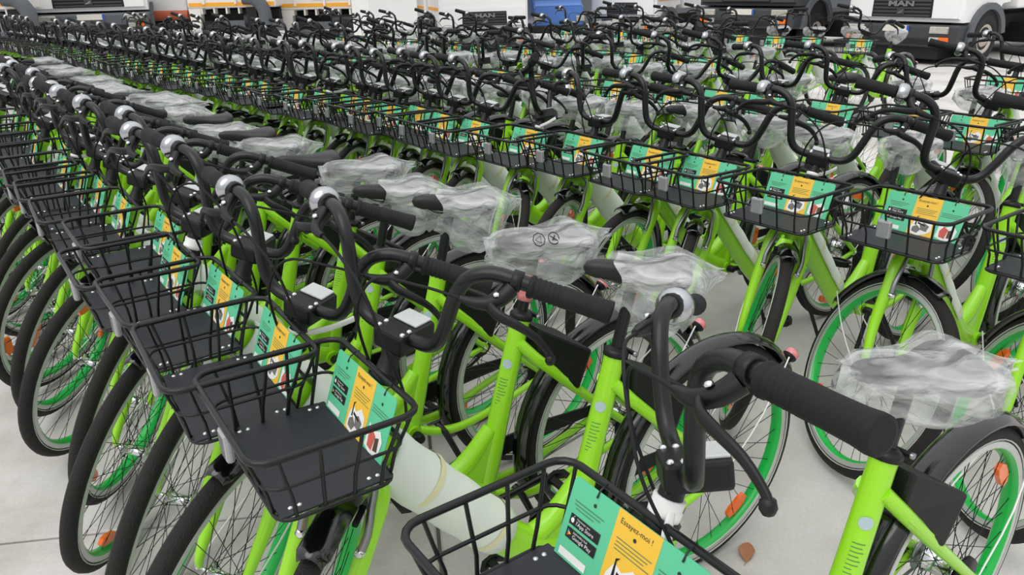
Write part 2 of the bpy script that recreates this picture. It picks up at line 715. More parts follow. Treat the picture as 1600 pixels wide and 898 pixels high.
def b_hub(q, rear=False):
    b = MB()
    n = 14 if q == 0 else 8
    if not rear:
        b.lathe((0, -.07, 0), (0, 1, 0), [(0, .006), (.004, .009), (.010, .009), (.011, .005), (.034, .005), (.035, .013), (.037, .026),
                                          (.041, .026), (.043, .014), (.070, .013), (.097, .014), (.099, .026), (.103, .026),
                                          (.105, .013), (.106, .005), (.129, .005), (.130, .009), (.136, .009), (.14, .006)], n, 'chrome')
    else:
        b.lathe((0, -.085, 0), (0, 1, 0), [(0, .006), (.012, .010), (.014, .006), (.048, .006), (.049, .036), (.053, .037), (.056, .030),
                                           (.085, .029), (.114, .030), (.117, .037), (.121, .036), (.122, .006), (.156, .006), (.158, .010), (.17, .006)], n, 'chrome')
        b.lathe((0, .040, 0), (0, 1, 0), [(0, .03), (.001, .048), (.014, .046), (.016, .02)], n, 'black_plastic')
        b.lathe((0, -.052, 0), (0, 1, 0), [(0, .02), (.001, .042), (.004, .042), (.005, .02)], n, 'steel')
    return b


def b_wheel_reflector():
    b = MB()
    pts = []
    for k in range(5):
        a = -.16 + .32 * k / 4
        pts.append(a)
    vs, fs = [], []
    for y in (-.006, .006):
        for a in pts:
            w = .017 if abs(a) < .12 else .009
            vs += [((.262 - w) * math.cos(a), y, (.262 - w) * math.sin(a)), ((.262 + w) * math.cos(a), y, (.262 + w) * math.sin(a))]
    m = len(pts)
    for k in range(m - 1):
        fs.append((2 * k, 2 * k + 1, 2 * k + 3, 2 * k + 2))
        o = 2 * m
        fs.append((o + 2 * k + 1, o + 2 * k, o + 2 * k + 2, o + 2 * k + 3))
        fs.append((2 * k, 2 * k + 2, o + 2 * k + 2, o + 2 * k))
        fs.append((2 * k + 3, 2 * k + 1, o + 2 * k + 1, o + 2 * k + 3))
    o = 2 * m
    fs.append((0, o, o + 1, 1))
    fs.append((2 * m - 2, 2 * m - 1, o + 2 * m - 1, o + 2 * m - 2))
    b.add(vs, fs, 'orange', False)
    return b


def b_fender(q, hub, a0, a1, r=.375, half=.032):
    b = MB()
    n = 26 if q == 0 else 12
    ys = [-1, -.92, -.6, -.2, .2, .6, .92, 1] if q == 0 else [-1, -.6, .6, 1]
    outer = []
    for y in ys:
        outer.append((r - .020 * abs(y) ** 2.4, y * half))
    prof = outer + [(rr - .003, yy * .95) for rr, yy in outer[::-1]]
    m = len(prof)
    vs, fs = [], []
    for i in range(n + 1):
        a = a0 + (a1 - a0) * i / n
        tip = 1.0
        if i == 0 or i == n:
            tip = .72
        for rr, yy in prof:
            vs.append((hub.x + rr * math.cos(a), yy * tip, hub.z + rr * math.sin(a)))
    for i in range(n):
        for k in range(m):
            k2 = (k + 1) % m
            fs.append((i * m + k, (i + 1) * m + k, (i + 1) * m + k2, i * m + k2))
    h = m // 2
    for i in (0, n):
        for k in range(h - 1):
            f = (i * m + k, i * m + k + 1, i * m + m - 2 - k, i * m + m - 1 - k)
            fs.append(f if i == 0 else f[::-1])
    b.add(vs, fs, 'fender_black', True)
    return b


def b_stay(hub, a, s, r=.37, mname='white_tie'):
    b = MB()
    for s in (s,):
        e = Vector((hub.x + r * math.cos(a), s * .031, hub.z + r * math.sin(a)))
        b.tube(smooth_path([hub + Vector((0, s * .072, 0)), hub.lerp(e, .5) + Vector((0, s * .05, 0)), e], 3), .0023, 5, mname)
    return b


GRIP_A = Vector((-.056, .272, .172))
GRIP_L = Vector((-.048, .254, .177))
GRIP_B = Vector((-.108, .384, .153))


def b_bar(q):
    b = MB()
    n = 12 if q == 0 else 6
    half = [(0, .0, 0), (0, .05, 0), (.001, .084, .008), (.003, .108, .034), (.002, .124, .085), (-.002, .138, .138), (-.010, .160, .172),
            (-.026, .196, .186), (-.044, .242, .181), (-.078, .318, .166), (-.106, .380, .154)]
    pts = [CL + Vector((x, -y, z)) for x, y, z in half[:0:-1]] + [CL + Vector(p) for p in half]
    b.tube(smooth_path(pts, 3 if q == 0 else 1), .0135, n, 'black_paint')
    return b


def b_grip(q, s):
    b = MB()
    a, e = [CL + Vector((v.x, v.y * s, v.z)) for v in (GRIP_L if s > 0 else GRIP_A, GRIP_B)]
    d = (e - a)
    L = d.length
    pr = [(0, .0165), (.003, .0205), (.008, .0205)]
    if q == 0:
        h = .010
        for k in range(6):
            pr += [(h, .0185), (h + .0025, .0175), (h + .005, .019)]
            h += .0085 if k < 5 else .006
        pr += [(L * .6, .0185), (L * .85, .019), (L - .006, .0205), (L - .001, .0198), (L, .016)]
    else:
        pr += [(L, .019)]
    b.lathe(a, d, pr, 16 if q == 0 else 7, 'black_rubber')
    return b


def b_bell(q):
    """silver domed collar round the bar at the inner end of the right grip"""
    b = MB()
    a = CL + Vector((GRIP_A.x, -GRIP_A.y, GRIP_A.z))
    e = CL + Vector((GRIP_B.x, -GRIP_B.y, GRIP_B.z))
    d = (a - e).normalized()
    pr = [(0, .0215), (.002, .029), (.008, .0315), (.018, .0325), (.026, .031), (.032, .026), (.036, .019), (.038, .0145)]
    b.lathe(a, d, pr if q == 0 else pr[::2], 20 if q == 0 else 8, 'bell_silver')
    if q == 0:
        b.lathe(a + d * .0375, d, [(0, .0205), (.006, .019), (.012, .0165), (.013, .0138)], 16, 'black_plastic')
    return b


def b_lever(q, s):
    b = MB()
    def P(x, y, z):
        return CL + Vector((x, y * s, z))
    n = 8 if q == 0 else 5
    c = Vector((-.041, .236, .182))
    ax = Vector((-.032, .07, -.012)).normalized()
    b.lathe(P(c.x - ax.x * .01, c.y - ax.y * .01, c.z - ax.z * .01), Vector((ax.x, ax.y * s, ax.z)),
            [(0, .016), (.001, .0185), (.017, .0185), (.018, .016)], n + 4, 'black_plastic')
    br = [P(-.030, .232, .170), P(-.008, .226, .156), P(.012, .212, .150), P(.024, .190, .150), P(.030, .172, .152)]
    b.tube(smooth_path(br, 2), interp([.015, .014, .012, .009, .006], 9), n, 'black_plastic')
    bl = [P(.010, .214, .150), P(.016, .244, .142), P(.006, .278, .132), P(-.010, .304, .114), P(-.022, .322, .090), P(-.025, .328, .078)]
    pb = smooth_path(bl, 3)
    b.tube(pb, interp([.011, .0115, .0095, .0082, .0072, .0072], len(pb)), n, 'black_plastic', oval=.6)
    if q == 0:
        b.lathe(P(-.0245, .327, .084), (0, 0, -1), [(0, .004), (.003, .008), (.011, .009), (.017, .006), (.019, .002)], 16, 'black_plastic')
        b.lathe(P(.002, .226, .168), Vector((.25, 0, 1)), [(0, .006), (.002, .006), (.004, .004), (.0048, .001)], 10, 'chrome')
    return b


def b_cable(q, s):
    b = MB()
    def P(x, y, z):
        return CL + Vector((x, y * s, z))
    if s > 0:
        pts = [P(.030, .170, .152), P(.050, .10, .155), P(.062, .0, .135), P(.058, -.05, .04), P(.022, -.048, -.10), P(.004, -.036, -.19)]
    else:
        pts = [P(.030, .170, .152), P(.055, .10, .148), P(.066, .02, .10), P(.060, -.03, .0), P(.026, -.040, -.10), P(.006, -.032, -.19)]
    b.tube(smooth_path(pts, 5 if q == 0 else 2), .0030, 6 if q == 0 else 3, 'black_rubber')
    return b


def b_stem(q):
    b = MB()
    n = 14 if q == 0 else 8
    L0 = axp(.888)
    b.lathe(L0, SAX, [(0, .028), (.006, .030), (.012, .026), (.018, .028), (.024, .023), (.03, .021), (.05, .0185), (.085, .0175), (.10, .0175)], n, 'black_plastic')
    b.box(CL + Vector((-.016, 0, -.008)), (.094, .076, .044), 'black_plastic', .007 if q == 0 else 0)
    return b


def b_stem_plate():
    b = MB()
    b.box(CL + Vector((-.038, 0, .0165)), (.044, .060, .005), 'label_plate', .002)
    return b


def b_stem_bolts():
    b = MB()
    for y in (-.03, .03):
        for x in (.020, .002):
            b.lathe(CL + Vector((x, y, .0135)), (0, 0, 1), [(0, .0055), (.003, .0055), (.005, .003), (.0055, .0005)], 8, 'chrome')
    return b


# basket
RX0, RX1, RW, RZ = .944, 1.236, .186, .917
PX0, PX1, PW, PZ = 1.005, 1.190, .156, .792


def rrect(x0, x1, w, z, cr, k=4):
    out = []
    for cx, cy, a in ((x1 - cr, w - cr, 0), (x0 + cr, w - cr, 90), (x0 + cr, -w + cr, 180), (x1 - cr, -w + cr, 270)):
        for i in range(k + 1):
            t = R2(a + 90 * i / k)
            out.append(Vector((cx + cr * math.cos(t), cy + cr * math.sin(t), z)))
    return out


def bk(t):
    """basket section at height fraction t (0 floor .. 1 rim)"""
    f = lambda a, b_: a + (b_ - a) * (t ** .8)
    return f(PX0, RX0), f(PX1, RX1), f(PW, RW), PZ + (RZ - PZ) * t


def b_basket(q):
    b = MB()
    n = 8 if q == 0 else 4
    k = 4 if q == 0 else 1
    thin = .0035 if q < 2 else .0045
    b.tube(rrect(RX0, RX1, RW, RZ, .036, k), .0062, n, 'black_paint', closed=True)
    for t in ((.5,)):
        x0, x1, w, z = bk(t)
        b.tube(rrect(x0, x1, w, z, .034, k), thin, max(4, n - 2), 'black_paint', closed=True)
    x0, x1, w, z = bk(0)
    b.tube(rrect(x0 - .012, x1 + .012, w + .012, PZ - .004, .03, k), thin + .0006, max(4, n - 2), 'black_paint', closed=True)

    def upright(fx, fy):
        pts = []
        for t in ((1, .66, .3, 0.02, -.03) if q == 0 else (1, .0)):
            x0, x1, w, z = bk(max(t, 0))
            e = .010 if t <= 0.05 else 0
            xa = (x0 + x1) / 2 + (fx * ((x1 - x0) / 2 + e))
            ya = fy * (w + e)
            pts.append((xa, ya, PZ + (RZ - PZ) * t))
        b.tube(pts, thin, max(4, n - 2), 'black_paint', caps=False)
    for fy in (-.8, -.4, 0, .4, .8):
        upright(1, fy)
    for fy in (-.86, .86):
        upright(-1, fy)
    for fx in (-.72, -.25, .25, .72):
        upright(fx, 1)
        upright(fx, -1)
    # bracket to the head tube
    b.hull8([(.955, -.03, .742), (1.03, -.03, .784), (1.03, .03, .784), (.955, .03, .742),
             (.955, -.03, .80), (1.03, -.03, .790), (1.03, .03, .790), (.955, .03, .80)], 'black_plastic', .002 if q == 0 else 0)
    return b


def b_basket_floor():
    b = MB()
    b.box(((PX0 + PX1) / 2, 0, PZ), (PX1 - PX0 + .016, 2 * PW + .012, .005), 'floor_panel', .002)
    return b


def b_rivets():
    b = MB()
    for x in (PX0 + .014, PX0 + .03, PX1 - .014, PX1 - .03):
        for y in (-PW + .012, PW - .012):
            b.lathe((x if abs(x - PX0) < .02 or abs(x - PX1) < .02 else x, y, PZ + .0024), (0, 0, 1),
                    [(0, .0048), (.0015, .0045), (.003, .0025), (.0035, .0004)], 8, 'chrome')
    return b


def b_basket_reflector():
    b = MB()
    b.box((RX1 - .006, 0, .862), (.016, .046, .056), 'clear_reflector', .006)
    return b


# information card hanging inside the back of the basket
CT = Vector((.958, 0, .912))
CBm = Vector((1.004, 0, .786))
CV = (CT - CBm).normalized()
CU = Vector((0, 1, 0))
CN = CU.cross(CV).normalized()
CWD, CHT = .262, .134
CO = CBm + CU * (-.142)


def cp(u, v, w=0.0):
    return CO + CU * (u * CWD) + CV * (v * CHT) + CN * w


def quad_card(b, u0, v0, u1, v1, mname, w):
    b.add([cp(u0, v0, w), cp(u1, v0, w), cp(u1, v1, w), cp(u0, v1, w)], [(0, 1, 2, 3)], mname, False)


def poly_card(b, pts, mname, w):
    b.add([cp(u, v, w) for u, v in pts], [tuple(range(len(pts)))], mname, False)


def text_card(b, s, u, v, size, mname, w, bold=0.0):
    cu = bpy.data.curves.new('lettering', 'FONT')
    cu.body = s
    cu.size = size
    cu.resolution_u = 2
    cu.offset = bold
    o = bpy.data.objects.new('lettering', cu)
    me = bpy.data.meshes.new_from_object(o)
    b.add([cp(u, v, w) + CU * p.co.x + CV * p.co.y for p in me.vertices],
          [list(f.vertices) for f in me.polygons], mname, False)
    bpy.data.objects.remove(o)
    bpy.data.curves.remove(cu)
    bpy.data.meshes.remove(me)


def b_card(q):
    b = MB()
    r = .03
    if q == 0:
        pts = []
        for cu_, cv_, a in ((1 - r, 1 - 2 * r, 0), (r, 1 - 2 * r, 90), (r, 2 * r, 180), (1 - r, 2 * r, 270)):
            for k in range(4):
                t = R2(a + 30 * k)
                pts.append((cu_ + r * math.cos(t), cv_ + 2 * r * math.sin(t)))
    else:
        pts = [(0, 0), (1, 0), (1, 1), (0, 1)]
    m = len(pts)
    vs = [cp(u, v, .0008) for u, v in pts] + [cp(u, v, -.0008) for u, v in pts]
    fs = [tuple(range(m)), tuple(range(2 * m - 1, m - 1, -1))] + [(k, m + k, m + (k + 1) % m, (k + 1) % m) for k in range(m)]
    b.add(vs, fs, 'card_green', False)
    return b


def b_card_yellow():
    b = MB()
    quad_card(b, .365, .0, .685, 1.0, 'card_yellow', .0012)
    return b


def b_card_print(q):
    b = MB()
    w = .0018
    if q == 0:
        # left panel: numbered dot, lines, two store badges, white strip
        def dot(u, v, r=.012):
            poly_card(b, [(u + r * math.cos(k * math.pi / 5), v + r * 1.95 * math.sin(k * math.pi / 5)) for k in range(10)], 'card_ink', w)
        def lines(u0, u1, vs_, jit=0):
            for i, v in enumerate(vs_):
                quad_card(b, u0 + .004 * (i % 2), v, u1 - .022 * ((i * 7) % 3), v + .010, 'ink_soft', w)
        dot(.20, .835)
        dot(.52, .79)
        dot(.83, .80)
        lines(.05, .29, (.745, .705))
        lines(.07, .22, (.665,))
        text_card(b, 'Essayez-moi !', .395, .865, .0115, 'card_ink', w)
        lines(.40, .66, (.70, .66, .62, .58))
        lines(.71, .95, (.70, .66, .62))
        for v0, t1, t2 in ((.475, 'T\u00e9l\u00e9charger dans', "l'App Store"), (.315, 'DISPONIBLE SUR', 'Google Play')):
            quad_card(b, .05, v0, .295, v0 + .125, 'card_black', w)
            text_card(b, t1, .105, v0 + .085, .0042, 'card_white', w + .0004)
            text_card(b, t2, .105, v0 + .028, .0085, 'card_white', w + .0004)
        # round fruit-like sign and the four-colour triangle of the badges
        poly_card(b, [(.076 + .015 * math.cos(k * math.pi / 6) * (1 - .22 * (k in (0, 1, 11))), .533 + .03 * math.sin(k * math.pi / 6)) for k in range(12)], 'card_white', w + .0004)
        poly_card(b, [(.077, .568), (.081, .590), (.086, .585)], 'card_white', w + .0004)
        poly_card(b, [(.063, .335), (.063, .378), (.082, .378)], 'print_red', w + .0004)
        poly_card(b, [(.063, .378), (.063, .42), (.082, .378)], 'print_blue', w + .0004)
        poly_card(b, [(.073, .356), (.094, .378), (.073, .40)], 'card_yellow', w + .0006)
        quad_card(b, .035, .095, .26, .185, 'card_white', w)
    else:
        quad_card(b, .05, .475, .295, .60, 'card_black', w)
        quad_card(b, .05, .315, .295, .44, 'card_black', w)
        quad_card(b, .035, .095, .26, .185, 'card_white', w)
    # bicycle picture on the yellow panel
    poly_card(b, [(.39, .10), (.50, .05), (.60, .12), (.655, .22), (.64, .42), (.57, .50), (.50, .40), (.44, .45), (.40, .30)], 'card_white', w)
    poly_card(b, [(.42, .14), (.49, .11), (.53, .22), (.47, .30), (.42, .24)], 'print_grey', w + .0004)
    poly_card(b, [(.53, .20), (.60, .18), (.62, .32), (.55, .38), (.50, .33)], 'print_grey', w + .0004)
    poly_card(b, [(.44, .30), (.46, .30), (.45, .48), (.47, .53), (.44, .50)], 'card_black', w + .0005)
    poly_card(b, [(.47, .34), (.57, .30), (.57, .33), (.47, .38)], 'card_black', w + .0005)
    # picture on the right panel
    poly_card(b, [(.715, .12), (.80, .07), (.93, .10), (.95, .34), (.90, .46), (.80, .38), (.73, .46)], 'card_white', w)
    poly_card(b, [(.76, .14), (.83, .12), (.85, .34), (.79, .40), (.75, .28)], 'print_red', w + .0004)
    poly_card(b, [(.85, .14), (.91, .16), (.90, .36), (.85, .32)], 'print_brown', w + .0004)
    return b


def b_card_tie(u):
    b = MB()
    for u in (u,):
        p = cp(u, .93, .001)
        b.tube([p + CN * .002, p + Vector((-.006, 0, .012)), Vector((RX0 - .006, p.y, RZ + .004)), Vector((RX0 + .006, p.y + .003, RZ + .005))], .0017, 5, 'card_black')
    return b


# saddle, in its own frame (origin on the seat post top)
SX = [.158, .150, .125, .085, .04, -.005, -.045, -.080, -.105, -.120, -.126]
SW = [.004, .016, .023, .027, .036, .055, .080, .096, .094, .072, .02]
ST = [.036, .048, .054, .054, .052, .052, .058, .064, .064, .058, .048]
SB = [.030, .016, .008, .004, .0, -.006, -.010, -.010, .0, .014, .034]


def sad(x):
    for i in range(len(SX) - 1):
        if SX[i] >= x >= SX[i + 1]:
            t = (SX[i] - x) / (SX[i] - SX[i + 1])
            return tuple(a[i] + (a[i + 1] - a[i]) * t for a in (SW, ST, SB))
    return (SW[0], ST[0], SB[0]) if x > SX[0] else (SW[-1], ST[-1], SB[-1])


def b_saddle(q):
    b = MB()
    n = 16 if q == 0 else 8
    vs, fs = [], []
    for x, w, t, lo in zip(SX, SW, ST, SB):
        for k in range(n):
            a = 2 * math.pi * k / n
            c, s = math.cos(a), math.sin(a)
            y = w * math.copysign(abs(c) ** .75, c)
            z = (t + lo) / 2 + (t - lo) / 2 * math.copysign(abs(s) ** .8, s)
            vs.append((x, y, z))
    for i in range(len(SX) - 1):
        for k in range(n):
            k2 = (k + 1) % n
            fs.append((i * n + k, i * n + k2, (i + 1) * n + k2, (i + 1) * n + k))
    m = len(SX) - 1
    fs.append(tuple(range(n))[::-1])
    fs.append(tuple(m * n + k for k in range(n)))
    b.add(vs, fs, 'saddle_black', True)
    b.box((-.01, 0, -.005), (.05, .03, .03), 'black_plastic', .004 if q == 0 else 0)
    if q == 0:
        for s in (-1, 1):
            b.tube(smooth_path([(.12, s * .012, .014), (.06, s * .022, -.012), (-.04, s * .022, -.012), (-.09, s * .04, .012)], 3), .0035, 6, 'steel')
    return b


def b_bag(q, seed, x_from=.175, tail=.07, hang=.05):
    """thin clear bag pulled over the saddle, creased, with a loose tail"""
    rnd = random.Random(seed)
    b = MB()
    nx, n = (30, 40) if q == 0 else (10, 12)
    x_to = -.135 - tail
    ph = [(rnd.uniform(3, 9), rnd.uniform(0, 6.3), rnd.uniform(-22, 22), rnd.uniform(.0016, .0042)) for _ in range(10)]
    dz = rnd.uniform(-.02, .01)
    vs, fs = [], []
    for i in range(nx + 1):
        f = i / nx
        x = x_from + (x_to - x_from) * f
        w, t, lo = sad(x)
        over = max(0, -.12 - x)
        if over > 0:
            g = over / (tail + .015)
            w = max(w, .085 * (1 - g) + .012)
            t = .056 + dz * g - .02 * g
            lo = t - .05 * (1 - g) - .012
        front = max(0, 1 - f / .10)
        if x_from > .15:
            w = w * (1 - .5 * front) + .010
        else:
            w = w + .007 + .016 * front
        low = lo - hang * (.35 + .75 * math.sin(f * 3.14)) * min(1, .25 + f / .22)
        e_ = max(0, (f - .70) / .30)
        e_ = e_ * e_ * (3 - 2 * e_)
        for k in range(n):
            a = 2 * math.pi * k / n
            c, s = math.cos(a), math.sin(a)
            r = sum(am * abs(math.sin(fr * a * .5 + p + kx * x)) for fr, p, kx, am in ph)
            ww = w + r * .9 + .004
            y = ww * math.copysign(abs(c) ** .7, c)
            if s >= 0:
                z = (t + lo) / 2 + ((t - lo) / 2 + .005 + r * .55) * s ** .8
            else:
                z = (t + lo) / 2 + ((t + lo) / 2 - low + r * 2.5) * -(abs(s) ** .9)
                y *= 1 - .45 * abs(s) ** 2
            zc_ = .032 + dz
            y *= 1 - .80 * e_
            z = zc_ + (z - zc_) * (1 - .72 * e_)
            vs.append((x + .012 * math.sin(3 * a + seed) * (1 if i in (0, nx) else .3), y, z))
    for i in range(nx):
        for k in range(n):
            k2 = (k + 1) % n
            fs.append((i * n + k, i * n + k2, (i + 1) * n + k2, (i + 1) * n + k))
    if x_from > .15:
        fs.append(tuple(range(n))[::-1])
    b.add(vs, fs, 'clear_bag', True)
    return b


def b_bag_print():
    """small black recycling and pictogram marks printed on the side of the bag"""
    b = MB()
    def Q(x, v):
        return (x, .074 - .55 * v, .056 + .84 * v)
    def ring(cx, r, n):
        b.tube([Q(cx + r * math.cos(2 * math.pi * k / n), r * math.sin(2 * math.pi * k / n)) for k in range(n)], .0015, 4, 'card_black', closed=True)
    ring(.005, .017, 14)
    ring(.052, .012, 3)
    ring(.052, .019, 8)
    b.tube([Q(-.006, -.008), Q(.016, .008)], .0015, 4, 'card_black')
    b.tube([Q(.0, .008), Q(.009, -.005)], .002, 4, 'card_black')
    return b


def b_post(q):
    """seat post, top at origin, along the seat tube"""
    b = MB()
    d = Vector((.346 - .45, 0, .776 - .40)).normalized()
    b.tube([d * -.32, d * .004], .0145, 12 if q == 0 else 7, 'black_paint')
    return b


def b_collar():
    b = MB()
    d = Vector((.346 - .45, 0, .776 - .40)).normalized()
    o = Vector((.346, 0, .770))
    b.lathe(o, d, [(0, .0265), (.001, .031), (.014, .031), (.018, .026), (.024, .018)], 14, 'black_plastic')
    b.cyl(o + Vector((-.034, -.03, .007)), o + Vector((-.034, .03, .007)), .006, 8, 'black_plastic')
    b.lathe(o + Vector((-.034, .03, .007)), (0, 1, 0), [(0, .007), (.006, .007), (.007, .003)], 8, 'steel')
    return b


def b_lock():
    b = MB()
    b.hull8([(.325, -.036, .650), (.325, .036, .650), (.210, .080, .548), (.210, -.080, .548),
             (.318, -.046, .750), (.318, .046, .750), (.172, .088, .664), (.172, -.088, .664)], 'black_plastic', .008)
    return b


def b_crank(q):
    """crank arms about the bottom bracket axis"""
    b = MB()
    n = 8 if q == 0 else 5
    for s in (-1, 1):
        b.tube([(0, s * .062, 0), (s * .085, s * .075, 0), (s * .165, s * .084, 0)], [.0145, .011, .0125], n, 'black_paint', oval=.75)
        b.lathe((0, s * .045, 0), (0, s, 0), [(0, .016), (.02, .017), (.03, .014)], n + 2, 'black_plastic')
    b.lathe((0, -.058, 0), (0, 1, 0), [(0, .05), (.002, .085), (.006, .086), (.008, .05), (.009, .02)], 24 if q == 0 else 12, 'black_plastic')
    return b


def b_pedal(s):
    b = MB()
    y0, y1 = .012 * s, .108 * s
    yc = (y0 + y1) / 2
    hy, hx, ch = .046, .040, .022
    out = [(hx, -hy + ch), (hx, hy - ch), (hx - ch, hy), (-hx + ch, hy), (-hx, hy - ch), (-hx, -hy + ch), (-hx + ch, -hy), (hx - ch, -hy)]
    m = 8
    vs = []
    for z in (-.012, .012):
        vs += [(x, yc + y, z) for x, y in out]
        vs += [(x * .70, yc + y * .74, z) for x, y in out]
    fs = []
    for k in range(m):
        k2 = (k + 1) % m
        fs += [(16 + k, 16 + k2, 24 + k2, 24 + k), (k2, k, 8 + k, 8 + k2), (k, k2, 16 + k2, 16 + k), (8 + k2, 8 + k, 24 + k, 24 + k2)]
    b.add(vs, fs, 'black_plastic', False)
    b.box((0, yc, 0), (.022, .10, .016), 'black_plastic', .003)
    b.cyl((0, 0, 0), (0, y0 + s * .02, 0), .006, 7, 'steel')
    for sx in (-1, 1):
        b.box((sx * (hx - .004), yc, 0), (.005, .03, .010), 'orange', 0)
    return b


def b_chain_guard():
    b = MB()
    poly = [(.56, .30), (.545, .355), (.49, .375), (.20, .385), (.03, .375), (.0, .345), (.20, .335), (.42, .315), (.50, .26)]
    b.extrude_xz(poly, -.076, -.068, 'black_plastic', .002)
    return b


def b_chain():
    b = MB()
    vs = smooth_path([(.485, -.058, .205), (.30, -.055, .255), (.10, -.052, .30), (.0, -.052, .306)], 3)
    b.tube(vs, .004, 5, 'steel')
    return b


def b_kickstand():
    b = MB()
    b.tube([(.40, .03, .285), (.392, .062, .27), (.345, .115, .13), (.318, .150, .012)], [.012, .0105, .009, .0085], 8, 'black_paint')
    b.tube([(.318, .150, .014), (.322, .158, .004), (.350, .172, .006)], [.010, .009, .007], 8, 'black_rubber')
    return b


def b_tail():
    b = MB()
    a = R2(146)
    c = Vector((.385 * math.cos(a) - .008, 0, WR + .385 * math.sin(a) + .014))
    b.lathe(c, (-.8, 0, .5), [(-.010, .017), (-.007, .021), (.008, .020), (.014, .013), (.016, .004)], 14, 'red_clear')
    b.lathe(c, (.8, 0, -.5), [(.008, .022), (.014, .02), (.022, .012)], 12, 'black_plastic')
    return b


def b_caliper(q):
    b = MB()
    for s in (-1, 1):
        p = [axp(.60) + Vector((.034, s * .060, 0)), axp(.64) + Vector((.036, s * .064, 0)), axp(.69) + Vector((.034, s * .055, 0)), axp(.73) + Vector((.03, s * .048, 0)), axp(.745) + Vector((.03, s * .02, 0))]
        b.tube(smooth_path(p, 2), [.010, .009, .0085, .008, .007, .0065, .006, .005, .004], 7, 'steel')
        b.lathe(axp(.60) + Vector((.026, s * .060, 0)), (1, 0, .3), [(0, .011), (.014, .011), (.018, .006)], 10, 'chrome')
        b.box(axp(.655) + Vector((.02, s * .036, 0)), (.05, .012, .014), 'black_rubber', .003)
    b.cyl(axp(.745) + Vector((.03, -.045, 0)), axp(.745) + Vector((.03, .045, 0)), .0018, 5, 'black_rubber')
    return b


def b_tape():
    """white foam tape round the stem with a loose end hanging down"""
    b = MB()
    o = axp(.905)
    b.lathe(o, SAX, [(0, .019), (.0005, .0235), (.017, .0245), (.018, .0225), (.034, .0235), (.0345, .019)], 14, 'white_tie')
    pts = [o + Vector((-.01, .026, .02)), o + Vector((.0, .034, -.01)), o + Vector((.005, .036, -.06)), o + Vector((.0, .033, -.12)), o + Vector((-.004, .03, -.17))]
    pts = smooth_path(pts, 3)
    b.tube(pts, interp([.008, .012, .014, .013, .010], len(pts)), 6, 'white_tie', oval=.25)
    return b


def b_strip():
    """white strip sticking out backwards from the stem"""
    b = MB()
    o = axp(.915)
    b.lathe(o, SAX, [(0, .019), (.0005, .022), (.012, .022), (.0125, .019)], 12, 'white_tie')
    b.tube(smooth_path([o + Vector((-.015, .018, .006)), o + Vector((-.06, .045, .008)), o + Vector((-.11, .07, .018))], 3), .0085, 6, 'white_tie', oval=.35)
    return b


def b_red_tape():
    b = MB()
    d = Vector((.346 - .45, 0, .776 - .40)).normalized()
    o = Vector((.346, 0, .776)) + d * .045
    b.lathe(o, d, [(0, .0155), (.001, .0205), (.02, .021), (.05, .0205), (.07, .0212), (.071, .0155)], 14, 'red_clear')
    return b


# ------------------------------------------------------------------ shared meshes for the bicycles
def cat_mb(*mbs):
    o = MB()
    for m in mbs:
        o.merge(m)
    return o


P0 = {}
_print, _stick = b_seat_print()
_foam0, _tape0 = b_foam(0, 0)
_foam1, _tape1 = b_foam(0, 1)
for nm, mb in {
    'frame': b_frame(0), 'frame_print': _print, 'frame_sticker': _stick, 'foam_a': _foam0, 'tape_a0': _tape0[0], 'tape_a1': _tape0[1], 'foam_b': _foam1, 'tape_b0': _tape1[0], 'tape_b1': _tape1[1],
    'fork': b_fork(0), 'tyre': b_tyre(0), 'rim': b_rim(0), 'spokes': b_spokes(0), 'spokes_r': b_spokes(0, True), 'hub': b_hub(0), 'hub_r': b_hub(0, True),
    'wheel_reflector': b_wheel_reflector(), 'fender_f': b_fender(0, FHUB, R2(83), R2(172), .372), 'fender_r': b_fender(0, Vector((0, 0, WR)), R2(-22), R2(152), .376),
    'stay_fl': b_stay(FHUB, R2(165), 1), 'stay_fr': b_stay(FHUB, R2(165), -1), 'stay_rl': b_stay(Vector((0, 0, WR)), R2(138), 1), 'stay_rr': b_stay(Vector((0, 0, WR)), R2(138), -1), 'bar': b_bar(0), 'grip_l': b_grip(0, 1), 'grip_r': b_grip(0, -1),
    'bell': b_bell(0), 'lever_l': b_lever(0, 1), 'lever_r': b_lever(0, -1), 'cable_l': b_cable(0, 1), 'cable_r': b_cable(0, -1),
    'stem': b_stem(0), 'plate': b_stem_plate(), 'bolts': b_stem_bolts(), 'basket': b_basket(0), 'basket_floor': b_basket_floor(), 'rivets': b_rivets(),
    'basket_reflector': b_basket_reflector(), 'card': b_card(0), 'card_yellow': b_card_yellow(), 'card_print': b_card_print(0), 'card_tie0': b_card_tie(.20), 'card_tie1': b_card_tie(.83),
    'saddle': b_saddle(0), 'post': b_post(0), 'collar': b_collar(), 'lock': b_lock(), 'crank': b_crank(0), 'pedal_l': b_pedal(1), 'pedal_r': b_pedal(-1),
    'chain_guard': b_chain_guard(), 'chain': b_chain(), 'kickstand': b_kickstand(), 'tail': b_tail(), 'caliper': b_caliper(0), 'tape': b_tape(), 'strip': b_strip(),
    'red_tape': b_red_tape(),
    'bag_full0': b_bag(0, 1, tail=.085), 'bag_full1': b_bag(0, 2, tail=.10, hang=.04), 'bag_full2': b_bag(0, 3, tail=.075, hang=.075),
    'bag_nose0': b_bag(0, 4, x_from=.055, tail=.09, hang=.07), 'bag_nose1': b_bag(0, 5, x_from=.075, tail=.08, hang=.075),
    'bag_print': b_bag_print(),
}.items():
    P0[nm] = mb.mesh(nm)

